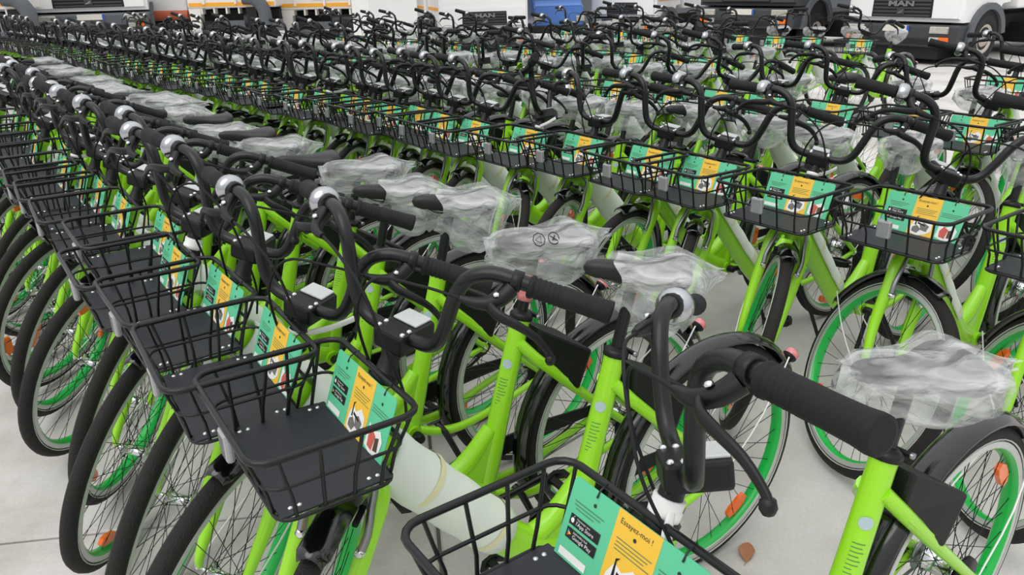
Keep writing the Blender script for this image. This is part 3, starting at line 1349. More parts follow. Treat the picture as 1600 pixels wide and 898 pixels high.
_f1, _t1 = b_foam(1, 0)
L1 = {
    'frame': b_frame(1), 'foam_a': _f1, 'fork': cat_mb(b_fork(1)), 'wheel_f': cat_mb(b_tyre(1), b_rim(1), b_spokes(1), b_hub(1), b_wheel_reflector()),
    'wheel_r': cat_mb(b_tyre(1), b_rim(1), b_spokes(1, True), b_hub(1, True), b_wheel_reflector()),
    'fender_f': b_fender(1, FHUB, R2(83), R2(172), .372), 'fender_r': b_fender(1, Vector((0, 0, WR)), R2(-22), R2(152), .376),
    'bar': b_bar(1), 'grip_l': b_grip(1, 1), 'grip_r': b_grip(1, -1), 'bell': b_bell(1), 'levers': cat_mb(b_lever(1, 1), b_lever(1, -1), b_cable(1, 1), b_cable(1, -1)),
    'stem': cat_mb(b_stem(1), b_stem_plate()), 'basket': b_basket(1), 'basket_floor': cat_mb(b_basket_floor(), b_basket_reflector()),
    'card': b_card(1), 'card_print': cat_mb(b_card_yellow(), b_card_print(1)), 'saddle': b_saddle(1), 'post': b_post(1),
    'lock': b_lock(), 'crank': cat_mb(b_crank(1)), 'tail': b_tail(),
    'bag_full0': b_bag(1, 1, tail=.085), 'bag_full1': b_bag(1, 2, tail=.10, hang=.04), 'bag_nose0': b_bag(1, 4, x_from=.055, tail=.09, hang=.07),
}
P1 = {k: m.mesh(k + '_mid') for k, m in L1.items()}

POST_D = Vector((.346 - .45, 0, .776 - .40)).normalized()


def saddle_mtx(h, yaw, tilt):
    top = Vector((.346, 0, .776)) + POST_D * h
    return Matrix.Translation(top), Matrix.Translation(top + Vector((-.028, 0, .004))) @ Matrix.Rotation(R2(yaw), 4, 'Z') @ Matrix.Rotation(R2(-tilt), 4, 'Y') @ Matrix.Diagonal((.86, .88, .92, 1))


def far_mesh(steer, bag, idx):
    S = steer_mtx(steer)
    o = MB()
    for k in ('frame', 'foam_a', 'fender_r', 'basket', 'basket_floor', 'card', 'card_print', 'lock'):
        o.merge(L1[k])
    for k in ('fork', 'fender_f', 'bar', 'grip_l', 'grip_r', 'bell', 'levers', 'stem'):
        o.merge(L1[k], S)
    o.merge(L1['wheel_f'], S @ Matrix.Translation(FHUB))
    o.merge(L1['wheel_r'], Matrix.Translation((0, 0, WR)))
    o.merge(L1['crank'], Matrix.Translation(BB))
    pm, sm = saddle_mtx(.15, -12, 3)
    o.merge(L1['post'], pm)
    o.merge(L1['saddle'], sm)
    if bag:
        o.merge(L1['bag_full0' if idx % 2 else 'bag_full1'], sm)
    return o.mesh('bicycle_far')


FAR = [(far_mesh(st, bg, i), bg) for i, (st, bg) in enumerate(((18, True), (48, True), (62, True), (35, False), (-22, True), (40, True)))]
BIKES = []


def make_bike(level, X, Y, psi, steer, bag='full', h=.15, yaw=-14, tilt=3, foam='a', extras=(), label='', group=None, rnd=random, bar=None, drop=0.0):
    if level == 2:
        k = rnd.choice([i for i, f in enumerate(FAR) if f[1] == (bag != 'none')])
        root = obj('bicycle', FAR[k][0])
        root.location = (X, Y, 0)
        root.rotation_euler = (0, 0, R2(psi))
        return tag(root, label, 'bicycle', group)
    P = P0 if level == 0 else P1
    root = empty('bicycle', (X, Y, 0), R2(psi))
    tag(root, label, 'bicycle', group)
    S = steer_mtx(steer)
    SB_ = S if bar is None else steer_mtx(bar)
    SB_ = Matrix.Translation(SAX * -drop) @ SB_
    RH = Vector((0, 0, WR))

    def wheel(name, key, hub, S_, rear):
        mt = S_ @ Matrix.Translation(hub) @ Matrix.Rotation(rnd.uniform(0, 6.28), 4, 'Y')
        if level:
            return obj(name, P['wheel_r' if rear else 'wheel_f'], root, mt)
        w = obj(name, P['rim'], root, mt)
        obj('tyre', P['tyre'], w)
        tag(obj('spokes', P['spokes_r' if rear else 'spokes'], w), kind='stuff')
        obj('hub', P['hub_r' if rear else 'hub'], w)
        for a in (0, 180):
            tag(obj('wheel_reflector', P['wheel_reflector'], w, Matrix.Rotation(R2(a + 15), 4, 'Y')), 'orange spoke reflector')
        return w
    fr = obj('frame', P['frame'], root)
    fs = tag(obj('foam_sleeve', P['foam_' + foam] if level == 0 else P['foam_a'], root), 'white foam sheet wrapped round the down tube')
    fk = obj('fork', P['fork'], root, S)
    wheel('front_wheel', 'f', FHUB, S, False)
    wheel('rear_wheel', 'r', RH, Matrix.Identity(4), True)
    ff = obj('front_mudguard', P['fender_f'], root, S)
    rf = obj('rear_mudguard', P['fender_r'], root)
    hb = obj('handlebar', P['bar'], root, SB_)
    obj('grip', P['grip_l'], hb)
    obj('grip', P['grip_r'], hb)
    tag(obj('bell', P['bell'], hb), 'silver domed bell')
    sm = obj('stem', P['stem'], root, SB_)
    bk_ = obj('basket', P['basket'], root)
    obj('basket_floor', P['basket_floor'], bk_)
    cdd = tag(obj('information_card', P['card'], root), 'green and yellow printed card tied inside the basket')
    obj('printed_panel', P['card_print'], cdd)
    pm, smx = saddle_mtx(h, yaw, tilt)
    pst = obj('seat_post', P['post'], root, pm)
    sdl = obj('saddle', P['saddle'], root, smx)
    if bag != 'none':
        if bag == 'nose':
            key = rnd.choice(['bag_nose0', 'bag_nose1']) if level == 0 else 'bag_nose0'
        else:
            key = rnd.choice(['bag_full0', 'bag_full1', 'bag_full2']) if level == 0 else rnd.choice(['bag_full0', 'bag_full1'])
        cv = tag(obj('saddle_cover', P['bag_full0' if 'bagprint' in extras else key], root, smx), 'crumpled clear plastic bag over the saddle')
        if 'bagprint' in extras:
            tag(obj('bag_print', P['bag_print'], cv), 'black printed marks', kind='stuff')
    obj('lock_box', P['lock'], root)
    tag(obj('tail_light', P['tail'], rf), 'red tail light')
    ck_m = Matrix.Translation(BB) @ Matrix.Rotation(rnd.uniform(0, 6.28), 4, 'Y')
    ck = obj('crankset', P['crank'], root, ck_m)
    if level:
        obj('brake_levers', P['levers'], hb)
        return root
    tag(obj('frame_print', P['frame_print'], fr), kind='stuff')
    obj('frame_sticker', P['frame_sticker'], fr)
    for k in '01':
        obj('tape_band', P['tape_' + foam + k], fs)
    for k in 'lr':
        obj('mudguard_stay', P['stay_f' + k], ff)
        obj('mudguard_stay', P['stay_r' + k], rf)
    for k in ('lever_l', 'lever_r'):
        obj('brake_lever', P[k], hb)
    for k in ('cable_l', 'cable_r'):
        obj('brake_cable', P[k], hb)
    tag(obj('label_plate', P['plate'], sm), 'pale plate on the stem block')
    tag(obj('clamp_bolts', P['bolts'], sm), kind='stuff')
    tag(obj('rivets', P['rivets'], bk_), kind='stuff')
    tag(obj('basket_reflector', P['basket_reflector'], bk_), 'clear front reflector')
    obj('yellow_panel', P['card_yellow'], cdd)
    for k in '01':
        obj('cable_tie', P['card_tie' + k], cdd)
    obj('seat_clamp', P['collar'], fr)
    pa = rnd.uniform(-.6, .6)
    for s, k in ((1, 'pedal_l'), (-1, 'pedal_r')):
        inv = Matrix.Translation((s * .165, s * .086, 0))
        # keep the pedal roughly level whatever the crank angle is
        ang = ck_m.to_3x3().to_quaternion().inverted().to_matrix().to_4x4()
        obj('pedal', P[k], ck, inv @ ang @ Matrix.Rotation(pa, 4, 'Y'))
    obj('chain_guard', P['chain_guard'], root)
    obj('chain', P['chain'], root)
    obj('kickstand', P['kickstand'], root)
    obj('brake_caliper', P['caliper'], root, S)
    if 'tape' in extras:
        tag(obj('stem_tape', P['tape'], root, SB_), 'white tape round the stem with a loose end')
    if 'strip' in extras:
        tag(obj('stem_strip', P['strip'], root, SB_), 'white strip sticking out behind the stem')
    if 'redtape' in extras:
        tag(obj('red_tape', P['red_tape'], pst, pm.inverted()), 'red and clear tape round the seat post')
    return root


# ------------------------------------------------------------------ rows of bicycles
NV = Vector((math.cos(R2(35)), math.sin(R2(35)), 0))
TV = Vector((-NV.y, NV.x, 0))


def nt_(n, t):
    p = NV * n + TV * t
    return p.x, p.y


rb = random.Random(5)
SAD = {'full': 'saddle under clear bag', 'nose': 'bag leaving saddle nose bare', 'none': 'uncovered black saddle'}


def row_label(rowtext, bag, extra=''):
    return 'lime bicycle in %s, %s%s' % (rowtext, SAD[bag], extra)


ROWA = 'front row facing bare concrete'
# nearest bikes of the front row, placed one by one
make_bike(0, .958, 1.409, 214.8, 40, 'full', .13, -24, 4, 'b', ('tape',),
          'lime bicycle at the end of the front row, handlebar turned right, white-taped stem', bar=-39)
make_bike(0, .527, 1.840, 213.5, 50, 'nose', .165, -34, 4, 'a', (),
          'lime bicycle in front row, beside its end bicycle, bag knotted round saddle', bar=20)
make_bike(0, .312, 2.065, 212.8, 43, 'full', .17, -10, 3, 'a', ('redtape', 'strip', 'bagprint'),
          'lime green bicycle in front row with red tape on its seat post', bar=32, drop=.035)
make_bike(0, .060, 2.415, 216, 52, 'nose', .185, -22, 4, 'a', (),
          'lime bicycle in front row with tall bare seat post, beside the red-taped one', bar=40)
make_bike(0, -.150, 2.640, 215.5, 52, 'nose', .165, -20, 3, 'a', ('tape',),
          'lime bicycle in front row, white stem tape, bag leaving saddle nose bare', bar=38)
tA = [2.60, 2.93, 3.28, 3.56, 3.88, 4.22, 4.55, 4.9, 5.25, 5.6, 5.95, 6.3, 6.65, 7.0, 7.35, 7.7, 8.05, 8.4, 8.75]
bagA = ['full', 'none', 'full', 'none', 'full', 'none', 'nose', 'full', 'full', 'none', 'full', 'nose']
for i, t in enumerate(tA):
    n = 1.46 - .06 * (t - 2.2) + rb.uniform(-.04, .04)
    x, y = nt_(n, t)
    bag = bagA[i % len(bagA)]
    ex = i in (0, 4)
    st = rb.uniform(40, 58)
    make_bike(0 if i < 9 else 1, x, y, 215 + rb.uniform(-2, 2), st, bag, rb.uniform(.13, .17), rb.uniform(-25, -5), 3, 'a',
              ('strip',) if ex else (), row_label(ROWA, bag, ', white strip on stem' if ex else ''),
              'front row bicycles, ' + SAD[bag] + (' and white strip' if ex else ''), rb, bar=st - rb.uniform(2, 14))

# second row
ROWQ = 'second row from bare concrete'
tQ = [.80, 1.21, 1.64, 2.03, 2.32, 2.74, 3.09, 3.42, 3.72, 4.03, 4.28, 4.54, 4.78, 5.08, 5.36, 5.62, 5.93]
while tQ[-1] < 14.6:
    tQ.append(tQ[-1] + rb.uniform(.30, .37))
stQ = [50, 64, 38, 40, 18, 30, 62, 40, 35, 46, 40, 44]
barQ = [45, 58, 30, 28, 25, 5, -62, 32, 28, 30, 22, 30]
for i, t in enumerate(tQ):
    n = 3.47 - .115 * (t - 1.21) + rb.uniform(-.05, .05)
    if i in (1, 2):
        x, y = ((2.14, 3.0), (1.825, 3.31))[i - 1]
    else:
        x, y = nt_(n, t)
    bag = 'none' if i in (9, 17, 23) else ('nose' if i in (5, 12) else 'full')
    ex = i in (2, 6, 13)
    lab = row_label(ROWQ, bag, ', white strip on stem' if ex else '')
    grp = 'second row bicycles, ' + SAD[bag] + (' and white strip' if ex else '')
    if i == 0:
        lab, grp = 'lime bicycle at the end of the second row from bare concrete', None
    if i == 1:
        lab, grp = 'lime bicycle in second row beside its end bicycle, front wheel turned sideways', None
    st = stQ[i] if i < len(stQ) else rb.uniform(25, 60)
    make_bike(0 if i < 14 else (1 if t < 9.5 else 2), x, y, 215.5 + rb.uniform(-2, 2), st, bag,
              rb.uniform(.12, .17), rb.uniform(-25, 0), 3, 'b' if i in (1, 2, 3, 4) else 'a', ('strip',) if ex else (), lab, grp, rb,
              bar=barQ[i] if i < len(barQ) else st - rb.uniform(5, 20))

# third, fourth and back rows
for rname, t0, t1, n0, tr, slope, spc, lod0, lod1 in (
        ('third row from bare concrete', 1.12, 13.0, 5.11, 1.87, -.16, .365, 3.0, 8.0),
        ('fourth row from bare concrete', 4.75, 10.8, 6.40, 5.0, -.15, .37, 0, 7.5),
        ('back row beside parked trucks', 4.98, 9.4, 8.98, 5.0, -.16, .44, 0, 7.0)):
    t = t0
    while t < t1:
        n = n0 + slope * (t - tr) + rb.uniform(-.06, .06)
        x, y = nt_(n, t)
        bag = 'none' if rb.random() < .10 else 'full'
        lev = 0 if t < lod0 else (1 if t < lod1 else 2)
        st = rb.choice([20, 30, 42, 55, 65]) + rb.uniform(-6, 6)
        turned = lev < 2 and rb.random() < .16
        make_bike(lev, x, y, 215 + rb.uniform(-4, 4), st, bag, rb.uniform(.11, .17), rb.uniform(-25, 5), 3, 'a', (),
                  row_label(rname, bag, ', handlebar turned right' if turned else ''),
                  rname + ', ' + SAD[bag] + (', bar turned right' if turned else ''), rb, bar=-30 if turned else st - rb.uniform(0, 20))
        t += spc + rb.uniform(-.04, .05)
# two bicycles standing apart from the rows, by the white truck
for (n, t), lab in (((6.75, 2.42), 'lime bicycle standing apart behind the third row, near the white truck wheel'),
                    ((8.7, 2.75), 'lime bicycle standing apart, right beside the white truck with the grey wheel arch')):
    x, y = nt_(n, t)
    make_bike(1, x, y, 214, 30, 'full', .14, -10, 3, 'a', (), lab, None, rb, bar=10)


# ------------------------------------------------------------------ trucks behind the rows
def text_mesh(s, size, extrude, mname, xf):
    cu = bpy.data.curves.new('lettering', 'FONT')
    cu.body = s
    cu.size = size
    cu.align_x = 'CENTER'
    cu.resolution_u = 2
    cu.extrude = extrude
    cu.offset = .006
    o = bpy.data.objects.new('lettering', cu)
    me = bpy.data.meshes.new_from_object(o)
    b = MB()
    b.add([xf(v.co) for v in me.vertices], [list(f.vertices) for f in me.polygons], mname, False)
    bpy.data.objects.remove(o)
    bpy.data.curves.remove(cu)
    bpy.data.meshes.remove(me)
    return b


def part(parent, name, b, label=None):
    o = obj(name, b.mesh(name), parent)
    if label:
        o['label'] = label
    return o


def truck_wheel(parent, x, y, r=.40, w=.24):
    s = 1 if x > 0 else -1
    b = MB()
    b.lathe((x - s * w, y, r), (s, 0, 0), [(0, r * .55), (.005, r * .9), (.03, r), (w - .03, r), (w - .004, r * .92), (w, r * .60), (w - .03, r * .58)], 28, 'truck_black')
    wh = part(parent, 'wheel', b)
    d = MB()
    d.lathe((x - s * .05, y, r), (s, 0, 0), [(0, r * .60), (.045, r * .60), (.05, r * .55), (.02, r * .45), (.01, r * .34), (.05, r * .28), (.06, r * .12), (.062, .01)], 20, 'wheel_disc')
    for k in range(8):
        a = k * math.pi / 4
        d.lathe((x - s * .04, y + r * .38 * math.cos(a), r + r * .38 * math.sin(a)), (s, 0, 0), [(0, .022), (.012, .022), (.02, .012)], 6, 'truck_dark')
    part(wh, 'wheel_disc', d)


def cab_truck(loc, rz, label, dz=0.0, white='truck_white2', bump='truck_dark', letters=True, stripe=True, body=True, k=1.0, grille_w=.56):
    t = empty('truck', (loc[0], loc[1], 0), R2(rz))
    t.scale = (k, k, k)
    tag(t, label, 'truck')
    zb = .72 + dz
    b = MB()
    # cab shell: rounded box from the lower lip to the roof
    bm = bmesh.new()
    prof = [(0.0, zb), (0.0, zb + .55), (.03, zb + .85), (.16, zb + 1.75), (.40, zb + 1.95), (1.55, zb + 1.98), (1.55, zb + .30), (1.30, zb + .28),
            (1.22, zb + .18), (1.10, zb + .02), (.30, zb)]
    a_ = [bm.verts.new((-1.1, y, z)) for y, z in prof]
    c_ = [bm.verts.new((1.1, y, z)) for y, z in prof]
    m = len(prof)
    bm.faces.new(a_)
    bm.faces.new(c_[::-1])
    for i in range(m):
        bm.faces.new((a_[i], c_[i], c_[(i + 1) % m], a_[(i + 1) % m]))
    bmesh.ops.recalc_face_normals(bm, faces=bm.faces)
    bmesh.ops.bevel(bm, geom=[e for e in bm.edges if all(abs(v.co.y) < .2 for v in e.verts)], offset=.07, segments=3, affect='EDGES')
    b.bm(bm, white)
    part(t, 'cab', b)
    # windscreen and side windows
    b = MB()
    b.hull8([(-.98, .045, zb + .92), (.98, .045, zb + .92), (.98, .075, zb + .92), (-.98, .075, zb + .92),
             (-.95, .135, zb + 1.66), (.95, .135, zb + 1.66), (.95, .17, zb + 1.66), (-.95, .17, zb + 1.66)], 'glass_dark', .01)
    part(t, 'windscreen', b)
    for s in (-1, 1):
        b = MB()
        b.box((s * 1.10, .72, zb + 1.28), (.02, .80, .62), 'glass_dark', .006)
        part(t, 'side_window', b)
        # door seam and handle
        b = MB()
        b.box((s * 1.103, 1.02, zb + .72), (.02, .16, .035), 'truck_dark', .006)
        part(t, 'door_handle', b)
        b = MB()
        b.hull8([(s * 1.2 - .1, -.05, zb + 1.1), (s * 1.2 + .1, -.05, zb + 1.1), (s * 1.2 + .1, .03, zb + 1.1), (s * 1.2 - .1, .03, zb + 1.1),
                 (s * 1.2 - .1, -.05, zb + 1.6), (s * 1.2 + .1, -.05, zb + 1.6), (s * 1.2 + .1, .03, zb + 1.6), (s * 1.2 - .1, .03, zb + 1.6)], 'truck_black', .02)
        part(t, 'side_mirror', b)
    # grille: dark panel with raised slats
    gz0, gz1 = zb + .07, zb + .40
    b = MB()
    b.hull8([(-grille_w, -.012, gz0), (grille_w, -.012, gz0), (grille_w, .03, gz0), (-grille_w, .03, gz0),
             (-grille_w + .01, -.012, gz1), (grille_w - .01, -.012, gz1), (grille_w - .01, .03, gz1), (-grille_w + .01, .03, gz1)], 'truck_black', .018)
    gr = part(t, 'grille', b)
    for i in range(5):
        s_ = MB()
        s_.box((0, -.016, gz0 + .035 + i * .062), (2 * grille_w - .07, .02, .034), 'truck_dark', .006)
        part(gr, 'slat', s_)
    if letters:
        b = text_mesh('MAN', .15, .006, 'steel', lambda c: Vector((c.x * 1.5, -.036 - c.z, gz0 + .195 + c.y * .82)))
        part(gr, 'lettering', b, 'silver capital letters')
    b = MB()
    b.box((0, -.03, gz0 + .10), (.15, .014, .10), 'truck_dark', .006)
    for p, q_ in (((-.05, -.039, gz0 + .07), (.05, -.039, gz0 + .13)), ((-.045, -.039, gz0 + .075), (.02, -.039, gz0 + .085)), ((.0, -.039, gz0 + .08), (.05, -.039, gz0 + .10))):
        b.cyl(p, q_, .009, 6, 'steel')
    part(gr, 'emblem', b, 'small silver emblem')
    # bumper
    b = MB()
    b.hull8([(-1.08, -.06, .30 + dz), (1.08, -.06, .30 + dz), (1.10, .55, .30 + dz), (-1.10, .55, .30 + dz),
             (-1.12, -.10, zb - .04), (1.12, -.10, zb - .04), (1.12, .60, zb - .04), (-1.12, .60, zb - .04)], bump, .045)
    bu = part(t, 'bumper', b)
    b = MB()
    b.box((-.02, -.075, .40 + dz), (1.35, .05, .09), 'truck_black', .01)
    part(bu, 'air_slot', b)
    for s in (-1, 1):
        b = MB()
        b.box((s * .80, -.092, .60 + dz), (.34, .05, .12), 'lamp_glass', .02)
        part(bu, 'headlight', b)
        b = MB()
        b.box((s * .90, -.085, .44 + dz), (.17, .05, .085), 'orange', .015)
        part(bu, 'indicator', b)
        b = MB()
        b.box((s * .73, -.085, .44 + dz), (.18, .05, .085), 'lamp_glass', .015)
        part(bu, 'fog_light', b)
    b = MB()
    b.box((0, -.103, .61 + dz), (.50, .012, .11), 'plate_white', .003)
    b.box((.235, -.107, .61 + dz), (.045, .012, .105), 'plate_blue', .002)
    part(bu, 'number_plate', b)
    # chassis, axle, wheels, arches
    b = MB()
    b.box((0, 3.2, .62), (.9, 5.6, .26), 'truck_black', .01)
    b.cyl((-1.0, .82, .42), (1.0, .82, .42), .07, 8, 'truck_black')
    b.cyl((-1.0, 4.6, .42), (1.0, 4.6, .42), .09, 8, 'truck_black')
    b.box((0, .95, .70 + dz * .5), (1.7, 1.2, .22 + dz * .5), 'truck_black', .02)
    b.box((0, 1.0, .26 + dz * .5), (1.5, 1.9, .34 + dz), 'truck_black', .02)  # low black block stands in for the dark shadow under the cab
    b.box((0, 3.6, .40), (1.9, 1.2, .36), 'truck_black', .02)
    part(t, 'chassis', b)
    for s in (-1, 1):
        truck_wheel(t, s * 1.135, .82, .42)
        truck_wheel(t, s * 1.08, 4.6, .42)
        b = MB()
        arc = [(.82 + .60 * math.cos(R2(a)), .45 + dz * .6 + .58 * math.sin(R2(a))) for a in range(5, 186, 15)]
        inn = [(.82 + .47 * math.cos(R2(a)), .45 + dz * .6 + .47 * math.sin(R2(a))) for a in range(185, 4, -15)]
        poly = arc + inn
        o_ = [Vector((s * 1.165, y, z)) for y, z in poly]
        i_ = [Vector((s * .80, y, z)) for y, z in poly]
        m = len(poly)
        h = m // 2
        fs = [(k_, k_ + 1, m - 2 - k_, m - 1 - k_) for k_ in range(h - 1)]
        b.add(o_, fs, 'truck_grey', False)
        b.add(i_, [f[::-1] for f in fs], 'truck_grey', False)
        b.add(o_ + i_, [(k_, m + k_, m + (k_ + 1) % m, (k_ + 1) % m) for k_ in range(m)], 'truck_grey', False)
        b.add([Vector((s * 1.114, y, z)) for y, z in arc], [tuple(range(len(arc)))] if s < 0 else [tuple(range(len(arc)))[::-1]], 'truck_black', False)
        part(t, 'wheel_arch', b)
    if body:
        b = MB()
        b.box((0, 4.1, 1.95 + dz), (2.35, 4.8, 2.1), white, .04)
        bo = part(t, 'body', b)
    if stripe:
        for s in (-1, 1):
            b = MB()
            b.box((s * 1.108, .82, zb + .47), (.012, 1.3, .07), 'truck_yellow', .002)
            if body:
                b.box((s * 1.18, 4.1, zb + .47), (.012, 4.6, .07), 'truck_yellow', .002)
            part(t, 'stripe', b, 'yellow stripe')
    return t


def px_at_depth(u, Y, z=1.0):
    """world x of photo column u at depth Y and height z"""
    lo, hi = -60.0, 60.0
    for _ in range(50):
        m_ = (lo + hi) / 2
        p = Vector((m_, Y, z - CAM_H))
        uu = IMW / 2 + FPX * p.dot(_rt) / p.dot(_fw)
        if uu < u:
            lo = m_
        else:
            hi = m_
    return lo


cab_truck((px_at_depth(1410, 14.9), 14.9), -57, 'white lettered truck with grey wheel arch, nearest its bare concrete patch', 0.0, grille_w=.58)
cab_truck((px_at_depth(757, 17.2), 17.2), 15, 'white lettered truck between the white pillar and the blue van', 0, grille_w=.56, k=.86)
cab_truck((px_at_depth(972, 19.5), 19.5), -38, 'white lettered truck between the blue van and the dark grey truck', .14, grille_w=.52, k=.80)
cab_truck((px_at_depth(143, 17.0), 17.0), 20, 'tall white truck with deep dark bumper beside the red-skirted body', .42, letters=False, stripe=False, bump='truck_grey', grille_w=.66)
cab_truck((px_at_depth(1165, 16.6), 16.6), -47, 'dark grey truck between two white lettered trucks', .26, white='truck_dark', bump='truck_dark', letters=False, stripe=False, body=False, grille_w=.55)


def blue_van():
    Y = 18.6
    t = tag(empty('van', (px_at_depth(878, Y), Y, 0), R2(6)), 'blue van parked between two white lettered trucks', 'van')
    b = MB()
    prof = [(0, .50), (.0, .62), (.05, .98), (.18, 1.06), (.75, 1.98), (1.0, 2.05), (4.2, 2.05), (4.2, .45), (.1, .45)]
    bm = bmesh.new()
    a_ = [bm.verts.new((-.62 if y < .2 else -.72, y, z)) for y, z in prof]
    c_ = [bm.verts.new((.50 if y < .2 else .72, y, z)) for y, z in prof]
    m = len(prof)
    bm.faces.new(a_)
    bm.faces.new(c_[::-1])
    for i in range(m):
        bm.faces.new((a_[i], c_[i], c_[(i + 1) % m], a_[(i + 1) % m]))
    bmesh.ops.recalc_face_normals(bm, faces=bm.faces)
    bmesh.ops.bevel(bm, geom=list(bm.edges), offset=.03, segments=2, affect='EDGES')
    b.bm(bm, 'truck_blue')
    part(t, 'body', b)
    b = MB()
    b.hull8([(-.60, .20, 1.12), (.52, .20, 1.12), (.52, .26, 1.12), (-.60, .26, 1.12),
             (-.56, .66, 1.88), (.50, .66, 1.88), (.50, .74, 1.88), (-.56, .74, 1.88)], 'lamp_glass', .01)
    part(t, 'windscreen', b)
    b = MB()
    b.box((-.06, -.02, .50), (1.3, .14, .16), 'truck_black', .03)
    part(t, 'bumper', b)
    for s in (-1, 1):
        b = MB()
        b.box((s * .48 - .06, -.01, .72), (.20, .05, .12), 'lamp_glass', .02)
        part(t, 'headlight', b)
        truck_wheel(t, s * .70, .80, .30, .18)
        truck_wheel(t, s * .70, 3.3, .30, .18)


blue_van()


def skirted_body():
    Y = 18.2
    x0, x1 = px_at_depth(236, Y), px_at_depth(294, Y)
    t = tag(empty('tank_trailer', ((x0 + x1) / 2, Y, 0), R2(2)), 'white trailer body with rounded terracotta skirt', 'trailer')
    w = (x1 - x0) / 2
    b = MB()
    b.box((0, 1.4, 1.85), (2 * w, 2.8, 1.62), 'truck_white2', .03)
    part(t, 'body', b)
    b = MB()
    b.tube([(-w, .04, .99), (w, .04, .99)], .105, 16, 'terracotta')
    part(t, 'skirt', b, 'terracotta rounded skirt')
    b = MB()
    b.box((0, 1.4, .72), (1.6 * w, 2.6, .30), 'truck_black', .01)
    part(t, 'chassis', b)
    b = MB()
    b.lathe((.02, -.015, 1.62), (0, -1, 0), [(0, .07), (.012, .07), (.014, .05), (.008, .03), (.012, .001)], 16, 'print_red')
    part(t, 'badge', b, 'small red round badge')
    for s in (-1, 1):
        truck_wheel(t, s * w * .95, 2.0, .40, .2)


skirted_body()


def side_truck(u0, u1, Y, rz, label, stripe_z, low, poster=False, guard=None, dep=2.2):
    """truck seen from its side: panel body on a chassis with wheels and mudguards"""
    x0, x1 = px_at_depth(u0, Y), px_at_depth(u1, Y)
    w = (x1 - x0) / 2
    t = tag(empty('side_truck', ((x0 + x1) / 2, Y, 0), R2(rz)), label, 'truck')
    b = MB()
    b.box((0, dep / 2, (low + 2.7) / 2), (2 * w, dep, 2.7 - low), 'truck_white', .03)
    bo = part(t, 'body', b)
    b = MB()
    b.box((0, -.004, stripe_z), (2 * w - .06, .012, .075), 'truck_yellow', .002)
    part(bo, 'stripe', b, 'yellow stripe')
    for x in (-w * .62, w * .1, w * .72):
        b = MB()
        b.box((x, -.015, (low + 2.6) / 2 + .02), (.05, .05, 2.5 - low), 'truck_white', .008)
        part(bo, 'rib', b)
    b = MB()
    b.box((0, dep / 2, low - .16), (2 * w - .1, dep * .6, .22), 'truck_black', .01)
    for i in range(6):
        b.box((-w * .7 + i * w * .28, .12, low - .06), (.035, .2, .12), 'truck_white', .004)
    part(t, 'chassis', b)
    b = MB()
    b.hull8([(-w + .04, .02, low - .48), (-w + .20, .02, low - .48), (-w + .20, .25, low - .48), (-w + .04, .25, low - .48),
             (-w + .0, .02, low), (-w + .26, .02, low), (-w + .26, .25, low), (-w, .25, low)], 'truck_white', .01)
    part(t, 'support_leg', b)
    b = MB()
    b.tube([(w * .2, .25, low - .26), (w * .75, .25, low - .26)], .15, 14, 'truck_dark')
    part(t, 'fuel_tank', b)
    for xw in (-w * .45, w * .55):
        r = .42
        b = MB()
        b.lathe((xw, .28, r), (0, -1, 0), [(0, r * .9), (.03, r), (.24, r), (.27, r * .92), (.275, r * .6), (.25, r * .56), (.22, .01)], 28, 'truck_black')
        wh = part(t, 'wheel', b)
        d = MB()
        d.lathe((xw, .05, r), (0, -1, 0), [(0, r * .56), (.03, r * .55), (.02, r * .4), (.05, r * .25), (.055, .01)], 20, 'truck_grey')
        part(wh, 'wheel_disc', d)
    if guard is not None:
        gx = px_at_depth(guard, Y) - (x0 + x1) / 2
        b = MB()
        b.tube(smooth_path([(gx + .25, -.02, low - .35), (gx + .24, -.02, low - .05), (gx + .08, -.02, low + .16), (gx - .16, -.02, low + .20)], 4),
               .14, 12, 'truck_grey', oval=1.0)
        part(t, 'mudguard', b)
        b = MB()
        b.box((gx - .02, .0, low - .30), (.22, .05, .60), 'truck_black', .01)
        part(t, 'mud_flap', b)
    if poster:
        b = MB()
        b.box((w * .35, -.012, stripe_z + .22), (w * 1.1, .014, .22), 'poster_red', .002)
        part(bo, 'poster', b, 'red and white poster')
    return t


side_truck(296, 432, 17.4, 2, 'white truck side with rounded grey mudguard and yellow stripe', 1.21, 1.14, guard=395)
side_truck(438, 566, 18.0, -3, 'white truck side with red poster next to the pillar', 1.14, 1.05, poster=True)
side_truck(-100, 30, 15.6, 6, 'white truck side with grey mudguard at the start of the parked trucks', 1.34, 1.24, guard=24, dep=1.0)


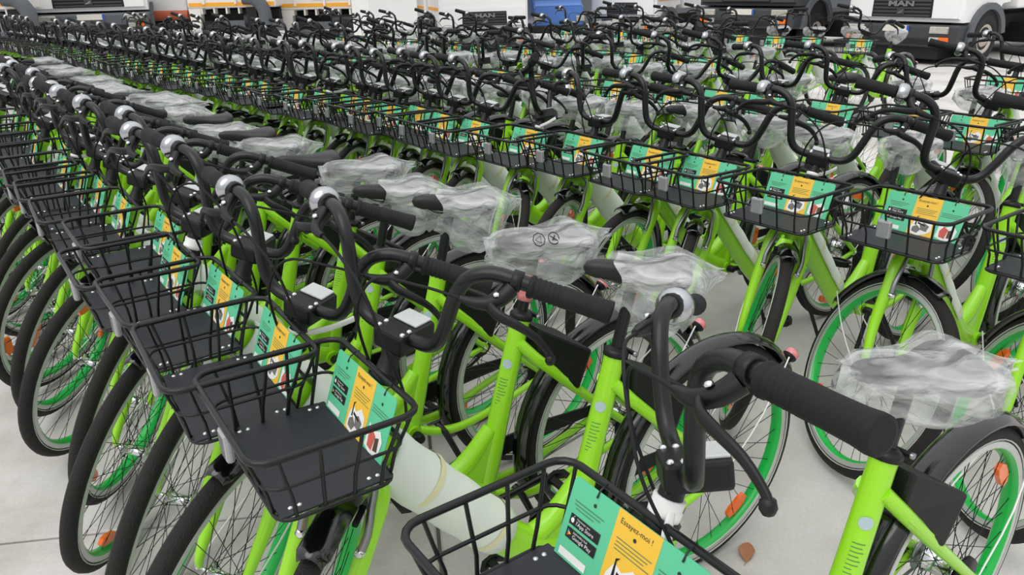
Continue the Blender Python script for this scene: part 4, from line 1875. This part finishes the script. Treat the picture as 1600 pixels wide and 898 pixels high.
def truck_steps():
    Y = 14.9
    x = px_at_depth(22, Y, .8)
    t = tag(empty('truck_steps', (x, Y, 0), R2(16)), 'grey metal step frame beside the tall white truck', 'steps')
    for i, z in enumerate((.42, .62, .84)):
        b = MB()
        b.box((0, 0, z), (.34, .22, .10), 'truck_grey', .01)
        part(t, 'step', b)
    for s in (-1, 1):
        b = MB()
        b.cyl((s * .18, .08, 0), (s * .18, .08, 1.1), .022, 8, 'steel')
        part(t, 'post', b)


truck_steps()


def pillar():
    Y = 15.2
    xa, xb = px_at_depth(557, Y, .8), px_at_depth(648, Y, .8)
    c = ((xa + xb) / 2, Y)
    b = MB()
    b.box((0, 0, 2.6), (.93, .93, 5.2), 'pillar_white', .015)
    b.box((0, 0, .06), (1.01, 1.01, .12), 'pillar_white', .01)
    o = obj('pillar', b.mesh('pillar'))
    o.location = (c[0], c[1], 0)
    o.rotation_euler = (0, 0, R2(28))
    tag(o, kind='structure')


pillar()

b = MB()
b.box((0, 30.0, 3.0), (70, .3, 6.0), 'truck_grey', .0)
tag(obj('wall_back', b.mesh('wall_back')), kind='structure')


# ------------------------------------------------------------------ dry leaf on the concrete
def leaf():
    p = at(1167, 866, 0)
    b = MB()
    out = [(-.042, 0), (-.02, .018), (.01, .026), (.034, .014), (.048, 0), (.034, -.012), (.008, -.022), (-.022, -.014)]
    vs = [(x, y, .006 + .30 * abs(y) + .10 * x * x * 20 * .05) for x, y in out] + [(-.02, 0, .004), (.012, 0, .003)]
    fs = [(0, 1, 8), (1, 2, 9, 8), (2, 3, 9), (3, 4, 9), (4, 5, 9), (5, 6, 9), (6, 7, 8, 9), (7, 0, 8)]
    fs = [f[::-1] for f in fs]
    b.add(vs, fs, 'leaf', True)
    b.add([(x, y, z + .0012) for x, y, z in vs], [f[::-1] for f in fs], 'leaf', True)
    b.tube([(-.042, 0, .008), (-.06, .004, .010)], .0012, 5, 'leaf')
    o = obj('leaf', b.mesh('leaf'))
    o.location = (p.x, p.y, 0)
    o.rotation_euler = (0, 0, R2(70))
    tag(o, 'dry brown leaf lying on the bare concrete', 'leaf')


leaf()
